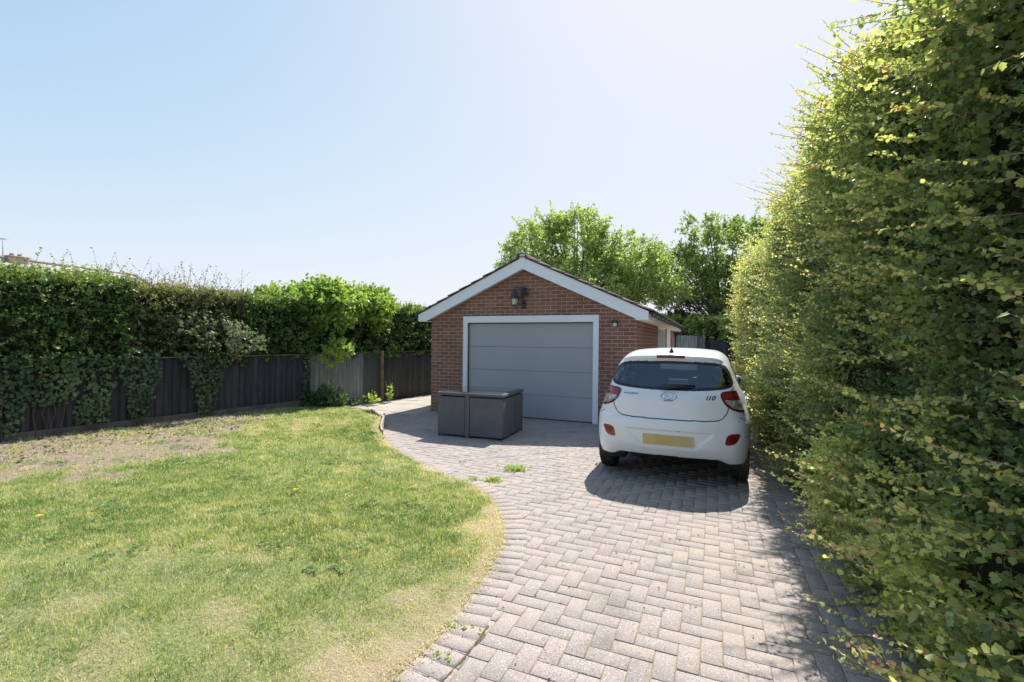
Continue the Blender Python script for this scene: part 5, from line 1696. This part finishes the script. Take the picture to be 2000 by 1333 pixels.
# ---------------------------------------------------------------- trees and boundary behind the garage
def tree(name, label, x, y, blobs, H0, mat, seed, size, n, per=8, lum=.5, trunk_r=.16, gap=.35, shape='all'):
    rg = np.random.default_rng(seed)
    root = empty(name, (x, y, 0), 0, label, 'tree')
    f = Fol(); mb = MB(); TV = []; TF = []; tn = 0
    # trunk
    mb.tube([(0, 0, -.1), (.05, .02, H0*.5), (-.03, .05, H0), (.02, 0, H0*1.35)], [trunk_r*1.25, trunk_r, trunk_r*.8, trunk_r*.55], 10)
    tot = sum(b[3]*b[5] for b in blobs)
    for (cx, cy, cz, rx, ry, rz) in blobs:
        # limbs to each lobe
        for q in range(4):
            e = (cx+rg.uniform(-.7, .7)*rx, cy+rg.uniform(-.6, .6)*ry, cz+rg.uniform(-.1, .85)*rz)
            s = (0, 0, H0*rg.uniform(.7, 1.3)); m = tuple(s[k]*.45+e[k]*.55+rg.uniform(-.2, .2) for k in range(3))
            mb.tube([s, m, e], [trunk_r*.42, trunk_r*.24, trunk_r*.06], 6)
        m = int(n*rx*rz/tot)
        # twiggy clusters: cluster centres then shoots
        nc = max(5, m//9)
        d = unit(rg.normal(0, 1, (nc, 3))); rad = rg.uniform(.25, 1.0, nc)**.45
        C = np.array([cx, cy, cz])+d*np.array([rx, ry, rz])*rad[:, None]
        keep = noise(C, .9, seed+2, 2) > -gap-.3
        C = C[keep]; d = d[keep]; nc = len(C)
        P = np.repeat(C, 9, 0)+rg.normal(0, .16, (nc*9, 3)); dd = np.repeat(d, 9, 0); k = len(P)
        Dd = unit(dd*.7+rg.normal(0, .6, (k, 3))+np.array([0, 0, .15])); L = rg.uniform(.2, .5, k); bend = rg.normal(0, .15, (k, 3))
        r0 = np.clip(lum+.22*noise(P, 1.2, seed+5, 2), 0, 1)
        f.add(_spr(rg, P, Dd, L, bend, per, np.full(k, size), r0, LEAF_KITE, 0, .7))
        V_, F_ = twig_tubes(P, Dd, L, np.full(k, .007), 3, bend); TV.append(V_); TF.append(F_+tn); tn += len(V_)
    # long outer shoots that break the outline
    top = [b for b in blobs if b[2]+b[5] > max(q[2] for q in blobs)]
    for (cx, cy, cz, rx, ry, rz) in blobs:
        k = int(11*rx)
        d = unit(rg.normal(0, 1, (k, 3))*np.array([1, .6, .6])+np.array([0, 0, .55]))
        P = np.array([cx, cy, cz])+d*np.array([rx, ry, rz])*.8
        L = rg.uniform(.35, .85, k); Dd = unit(d+rg.normal(0, .2, (k, 3))+np.array([0, 0, .25])); bend = rg.normal(0, .12, (k, 3))
        f.add(_spr(rg, P, Dd, L, bend, per*4, np.full(k, size*1.05), np.full(k, lum), LEAF_KITE, 0, .7))
        V_, F_ = twig_tubes(P, Dd, L, np.full(k, .012), 4, bend); TV.append(V_); TF.append(F_+tn); tn += len(V_)
    mb.build('trunk', M_bark, root)
    f.build('crown', mat, root)
    mesh_np('twigs', np.concatenate(TV), TF, M_bark, root)
tree('apple_tree', 'large bright green spreading tree rising behind the garage roof', 2.9, 22.5,
     [(-1.7,0,6.0,1.6,1.6,1.2), (.1,.2,5.9,1.7,1.6,1.45), (2.3,0,5.4,1.8,1.6,1.25), (.9,-.6,4.2,2.6,1.7,1.3), (3.5,-.3,4.4,1.3,1.5,1.25), (.2,0,7.0,1.5,1.0,.6), (-2.6,0,4.9,1.0,1.2,.8), (-1.1,0,7.2,.6,.6,.35), (4.2,-.3,4.0,1.1,1.0,.7)], 2.6, M_tree, 801, .13, 6200, lum=.66, gap=.25)
tree('ash_tree', 'darker looser tree between the garage and the tall hedge', 10.6, 24.0,
     [(0,0,6.2,1.9,1.5,1.3), (-1.5,0,5.0,1.5,1.4,1.1), (1.5,0,6.4,1.7,1.4,1.3), (.6,0,4.6,1.8,1.4,.8), (-.4,0,7.5,1.5,.8,.45), (3.2,0,5.6,2.0,1.4,1.5), (-2.9,0,6.1,.7,.6,.3), (-2.6,-.3,4.7,1.3,1.2,.9), (-2.2,0,5.7,1.2,1,.7), (1.6,0,7.2,1.3,.9,.5), (.8,0,3.7,1.8,1.2,.8)], 2.6, M_tree, 802, .13, 4400, lum=.36, gap=.12)
shrub('evergreen_bush', 'very dark rounded evergreen under the trees behind the garage', 'bush', (8.6, 22.2, 0), [(0,0,2.6,1.35,.8,.95), (-.7,0,1.8,.8,.7,1.0), (.8,0,1.8,.9,.7,.9)], M_ever, 803, size=.11, n=1500, tl=(.15,.35), lum=.35, twr=.01, tmpl=LEAF_KITE)
# rear boundary: hedge and fences
D_ = np.array([math.cos(R(-8)), math.sin(R(-8))])
hedge('leafy_hedge', 'light green leafy hedge above the rear fence between garage and tall hedge', (6.0, 21.8), D_, 6.5, 2.70, .9, M_tree, 804, z0=0, size=.12, dens=95, per=8, tl=(.15,.32), amp=.15, side=1, tmpl=LEAF_OVAL, lum=.62, twm=M_twig, wild=.01)
def rear_fence(name, label, x0, x1, zt, mat, seed, arch=0.0, caps=()):
    rg = np.random.default_rng(seed)
    root = empty(name, (x0, 21.0-(x0-6)*.14, 0), R(-8), label, 'fence')
    V = []; F = []; A = []; L = (x1-x0)/math.cos(R(8)); t = 0
    while t < L:
        w = .12; zz = zt+arch*math.sin(math.pi*min(t/L, 1)); b = len(V)
        for z in (0, zz+rg.normal(0, .012)):
            for (tt, o) in ((t, 0), (min(t+w+.008, L), -.012), (min(t+w+.008, L), 0.0), (t, .012)): V.append((tt, o, z))
        A += [rg.random()]*8
        F += [[b, b+1, b+5, b+4], [b+1, b+2, b+6, b+5], [b+2, b+3, b+7, b+6], [b+3, b, b+4, b+7], [b+4, b+5, b+6, b+7]]
        t += w
    mesh_np('boards', V, [F], mat, root, attrs={'rnd': A})
    MB().box(0, L, .013, .06, zt-.4, zt-.3).box(0, L, .013, .06, .3, .4).build('rail', M_post, root)
    for c, w_, h_ in caps:
        p = MB().box(c-w_/2, c+w_/2, -.11, -.015, 0, zt+h_, .006).build('post', mat if w_ > .11 else M_post, root)
        MB().box(c-w_/2-.02, c+w_/2+.02, -.13, .005, zt+h_, zt+h_+.03, .008).build('post_cap', M_slab if w_ > .11 else M_post, p)
    return root
M_bs = board_mat('slate_blue_boards', (.035,.038,.048), (.055,.058,.070))
rear_fence('rear_fence_panel', 'weathered pale brown fence panel behind the car roof with a taller post', 6.7, 8.43, 1.86, M_fp, 811, .06, [(1.70, .09, .22)])
rear_fence('slate_fence_panel', 'dark slate blue fence panel with pale capped posts behind the car', 8.5, 12.2, 1.68, M_bs, 812, 0, [(.22, .16, .16), (1.05, .18, .10), (2.9, .18, .1)])

# ---------------------------------------------------------------- bungalow roof beyond the left hedge
M_render = mat_simple('render_wall', (.62,.58,.50), (.70,.66,.58), .9, 3)
M_rt = mat_simple('grey_roof', (.30,.28,.27), (.40,.375,.36), .9, 4, bump=.3, bscale=20)
B = empty('bungalow', (-29.9, 29.9, 0), R(72), 'grey roofed bungalow with brick chimney just showing over the far left hedge', 'house')
MB().box(-8, 8, -4, 4, -.05, 2.7).build('wall', M_render, B)
mb = MB()
v = [(-8.5,-4.5,2.6),(8.5,-4.5,2.6),(8.5,4.5,2.6),(-8.5,4.5,2.6),(-5.4,0,6.25),(5.4,0,6.25)]
mb.add(v, [(0,1,5,4),(1,2,5),(2,3,4,5),(3,0,4),(0,3,2,1)])
rf = mb.build('roof', M_rt, B)
MB().tube([(-5.4,0,6.27),(5.4,0,6.27)], .11, 8).tube([(5.4,0,6.27),(8.5,-4.5,2.64)], .10, 8).build('ridge_tiles', M_rt, rf)
ch = MB().box(-1.7, -.8, -.35, .35, 5.5, 6.36, .01).box(-1.76, -.74, -.41, .41, 6.36, 6.43, .01).build('chimney', M_brick, rf)
MB().lathe([(.11,6.43),(.12,6.46),(.09,6.56),(.11,6.58),(.08,6.58),(.07,6.46)], 12, 'z', (-1.45, 0, 0)).lathe([(.11,6.43),(.12,6.46),(.09,6.56),(.11,6.58),(.08,6.58),(.07,6.46)], 12, 'z', (-1.08, 0, 0)).build('chimney_pot', mat_simple('terracotta', (.36,.17,.10), (.42,.22,.13), .8, 8), rf)
for wx in (-4.5, 0, 4.2):
    w_ = MB().box(wx-.7, wx+.7, -4.03, -3.99, 1.0, 2.2, .005).build('window', M_white, B)
    MB().box(wx-.62, wx+.62, -4.045, -4.03, 1.08, 2.12).build('pane', M_gl, w_)
mb = MB().tube([(0,0,-.9),(0,0,1.05)], .022, 6).tube([(-1.0,0,1.00),(.15,0,1.03)], .014, 5)
for k in range(7):
    xx = -.95+k*.15; mb.tube([(xx, -.22, 1.005+.004*k), (xx, .22, 1.005+.004*k)], .006, 4)
mb.tube([(.1,-.3,1.03),(.1,.3,1.03)], .006, 4).tube([(.1,0,.9),(.1,0,1.15)], .008, 4)
M_alu = mat_simple('aerial_metal', (.18,.18,.19), (.26,.26,.27), .5, 10, metal=.6)
aer = mb.build('tv_aerial', M_alu)

bm_ = Matrix.Translation((-29.9, 29.9, 0)) @ Matrix.Rotation(R(72), 4, 'Z')
aer.matrix_world = Matrix.Translation(bm_ @ Vector((-1.85, 0, 6.35)))
tag(aer, 'thin metal television aerial on the bungalow chimney at the far left', 'aerial')
# ================================================================ rattan cube dining set (table with four corner chairs pushed in)
t = NT('grey_rattan')
wv = t.n('TexWave'); wv.wave_type = 'BANDS'; wv.bands_direction = 'Z'; wv.inputs['Scale'].default_value = 22; wv.inputs['Distortion'].default_value = .6; wv.inputs['Detail'].default_value = 1; wv.inputs['Detail Scale'].default_value = 3
t.set(wv, 'Vector', t.coord())
sep = t.n('SeparateXYZ'); t.set(sep, 'Vector', t.coord())
v2 = t.math('SINE', t.math('MULTIPLY', t.math('ADD', sep.outputs['X'], sep.outputs['Y']), 420.0))
h = t.math('ADD', wv.outputs['Fac'], t.math('MULTIPLY', v2, .3))
c = t.ramp(t.noise(6, 5), [(.3, (.14,.138,.15)), (.7, (.185,.182,.195))])
c = t.mix(t.ramp(wv.outputs['Fac'], [(.1, .5), (.5, 0)]), c, (.05,.05,.056))
M_rat = t.bsdf(c, .55, .45, normal=t.bump(h, .9, .005))
M_tg = NT('table_glass'); M_tg = M_tg.bsdf(M_tg.ramp(M_tg.noise(3), [(.3, (.05,.06,.062)), (.7, (.075,.085,.088))]), .04, 1.0, coat=.4)
TA = R(20)
TX, TY = -1.235, 7.87
Tb = empty('garden_table', (TX, TY, .012), -TA, 'grey rattan cube dining table with a glass top standing before the garage door', 'table')
TW, TD, TH = 1.17, 1.02, .735
MB().box(-.005, TW+.005, -.005, TD+.005, TH-.055, TH, .010).build('table_top', M_rat, Tb)
MB().box(.035, TW-.035, .035, TD-.035, TH+.001, TH+.009, .003).build('glass_top', M_tg, Tb)
xm = .545
lg = [((xm-.038, xm+.038), (.004, .05)), ((xm-.038, xm+.038), (TD-.05, TD-.004)), ((.004, .05), (.60, .66)), ((TW-.06, TW-.02), (.60, .64))]
for (a, b) in lg: MB().box(a[0], a[1], b[0], b[1], .0, TH-.057, .004).build('leg', M_rat, Tb)
ch_l = ['grey rattan corner chair pushed under the front left corner of the cube table', 'grey rattan corner chair pushed under the front right corner of the cube table',
        'grey rattan corner chair at the back right of the cube table, by the garage door', 'grey rattan corner chair at the back left of the cube table, by the brick pier']
TM = Matrix.Translation((TX, TY, .012)) @ Matrix.Rotation(-TA, 4, 'Z')
def chair(x0, x1, y0, y1, sx, sy, lb):
    """L shaped back on the outer corner (sx, sy), seat inside"""
    w, d = x1-x0, y1-y0
    c0 = TM @ Vector((x0, y0, 0))
    o = empty('garden_chair', (c0.x, c0.y, .012), -TA, lb, 'chair', 'chairs pushed in under the cube table')
    hz_ = TH-.075
    th_ = .045
    ya, yb = (0, th_) if sy < 0 else (d-th_, d)
    xa, xb = (0, th_) if sx < 0 else (w-th_, w)
    MB().box(0, w, ya, yb, .028, hz_, .010).build('backrest', M_rat, o)
    yy = (th_+.001, d) if sy < 0 else (0, d-th_-.001)
    MB().box(xa, xb, yy[0], yy[1], .028, hz_, .010).build('side_panel', M_rat, o)
    MB().box(th_+.002, w-th_-.002, th_+.002, d-th_-.002, .30, .37, .012).build('seat', M_rat, o)
    for px_ in (.02, w-.02):
        for py_ in (.02, d-.02):
            MB().lathe([(0, 0), (.014, 0), (.014, .030), (0, .030)], 8, 'z', (px_, py_, 0)).build('foot', M_black, o)
chair(.002, xm-.043, .004, .595, -1, -1, ch_l[0])
chair(xm+.043, TW-.004, .004, .603, 1, -1, ch_l[1])
chair(xm+.043, TW-.006, .628, TD-.004, 1, 1, ch_l[2])
chair(.002, xm-.043, .670, TD-.004, -1, 1, ch_l[3])

# small dry debris on the paving: gravel grains and leaf bits
rg = np.random.default_rng(900)
n = 420
x = rg.uniform(-.6, 3.6, n); y = rg.uniform(2.0, 8.0, n)
k = ~inpoly(x, y, LPOLY); x, y = x[k], y[k]; n = len(x)
P = np.c_[x, y, np.full(n, .018)]
an = rg.uniform(0, 6.28, n); D = np.c_[np.cos(an), np.sin(an), rg.normal(0, .15, n)]
V_, F_, A_ = place_leaves(LEAF_KITE, P, D, np.tile([0, 0, 1.], (n, 1))+rg.normal(0, .2, (n, 3)), rg.uniform(.006, .022, n), rg.random(n))
t = NT('dry_litter'); M_lit = t.bsdf(t.ramp(t.attr('rnd'), [(0, (.03,.022,.018)), (.6, (.10,.06,.04)), (1, (.32,.26,.18))]), .9)
o = mesh_np('leaf_litter', V_, [F_], M_lit, attrs={'rnd': A_}); tag(o, 'scattered tiny dry leaf scraps on the block paving', 'litter', kind='stuff')
# straw and dry clippings lying over the paving edge
n = 3800
s = rg.uniform(0, 1, n); Lp = LEDGE[(LEDGE[:, 1] > 1.3) & (LEDGE[:, 1] < 8)]
cum_ = np.r_[0, np.cumsum(np.hypot(*np.diff(Lp, axis=0).T))]
q = s*cum_[-1]; px_ = np.interp(q, cum_, Lp[:, 0]); py_ = np.interp(q, cum_, Lp[:, 1])
of = np.abs(rg.normal(0, .045, n))-.04
tx = np.gradient(Lp[:, 0], cum_); ty = np.gradient(Lp[:, 1], cum_)
txx = np.interp(q, cum_, tx); tyy = np.interp(q, cum_, ty)
P = np.c_[px_+tyy*of, py_-txx*of, np.full(n, .020)+rg.random(n)*.012]
an = rg.uniform(0, 6.28, n); D = np.c_[np.cos(an), np.sin(an), rg.normal(0, .12, n)]
t_strip = T_([(-.05,0,0),(.05,0,0),(.04,1,.02),(-.04,1,.02)], [(0,1,2),(0,2,3)])
V_, F_, A_ = place_leaves(t_strip, P, D, np.tile([0, 0, 1.], (n, 1))+rg.normal(0, .3, (n, 3)), rg.uniform(.010, .034, n), np.clip(rg.normal(.75, .15, n), 0, 1))
o = mesh_np('dry_clippings', V_, [F_], M_grass, attrs={'rnd': A_}); tag(o, 'pale dry grass clippings strewn along the paving edge', 'clippings', kind='stuff')
# weeds and dirt crumbs in the soil bed
n = 2600
t_ = rg.uniform(-11, -4.2, n); o_ = rg.uniform(.08, 1.6, n)
x = FB[0]+FD[0]*t_+FN[0]*o_; y = FB[1]+FD[1]*t_+FN[1]*o_
k = rg.random(n) < soil_mask(x, y); x, y = x[k], y[k]; n = len(x)
P = np.c_[x, y, lawn_h(x, y)+.004]
an = rg.uniform(0, 6.28, n); D = np.c_[np.cos(an), np.sin(an), rg.uniform(-.1, .5, n)]
V_, F_, A_ = place_leaves(LEAF_KITE, P, D, np.tile([0, 0, 1.], (n, 1))+rg.normal(0, .5, (n, 3)), rg.uniform(.015, .055, n), rg.random(n))
t = NT('bed_litter'); M_bl = t.bsdf(t.ramp(t.attr('rnd'), [(0, (.07,.05,.035)), (.4, (.26,.20,.14)), (.62, (.38,.31,.22)), (.7, (.10,.14,.05)), (1, (.16,.21,.08))]), .9)
o = mesh_np('bed_litter', V_, [F_], M_bl, attrs={'rnd': A_}); tag(o, 'dry twigs leaves and small weeds on the bare soil strip below the hedge', 'garden litter', kind='stuff')
print('objects', len(bpy.data.objects), 'verts', sum(len(m.vertices) for m in bpy.data.meshes))
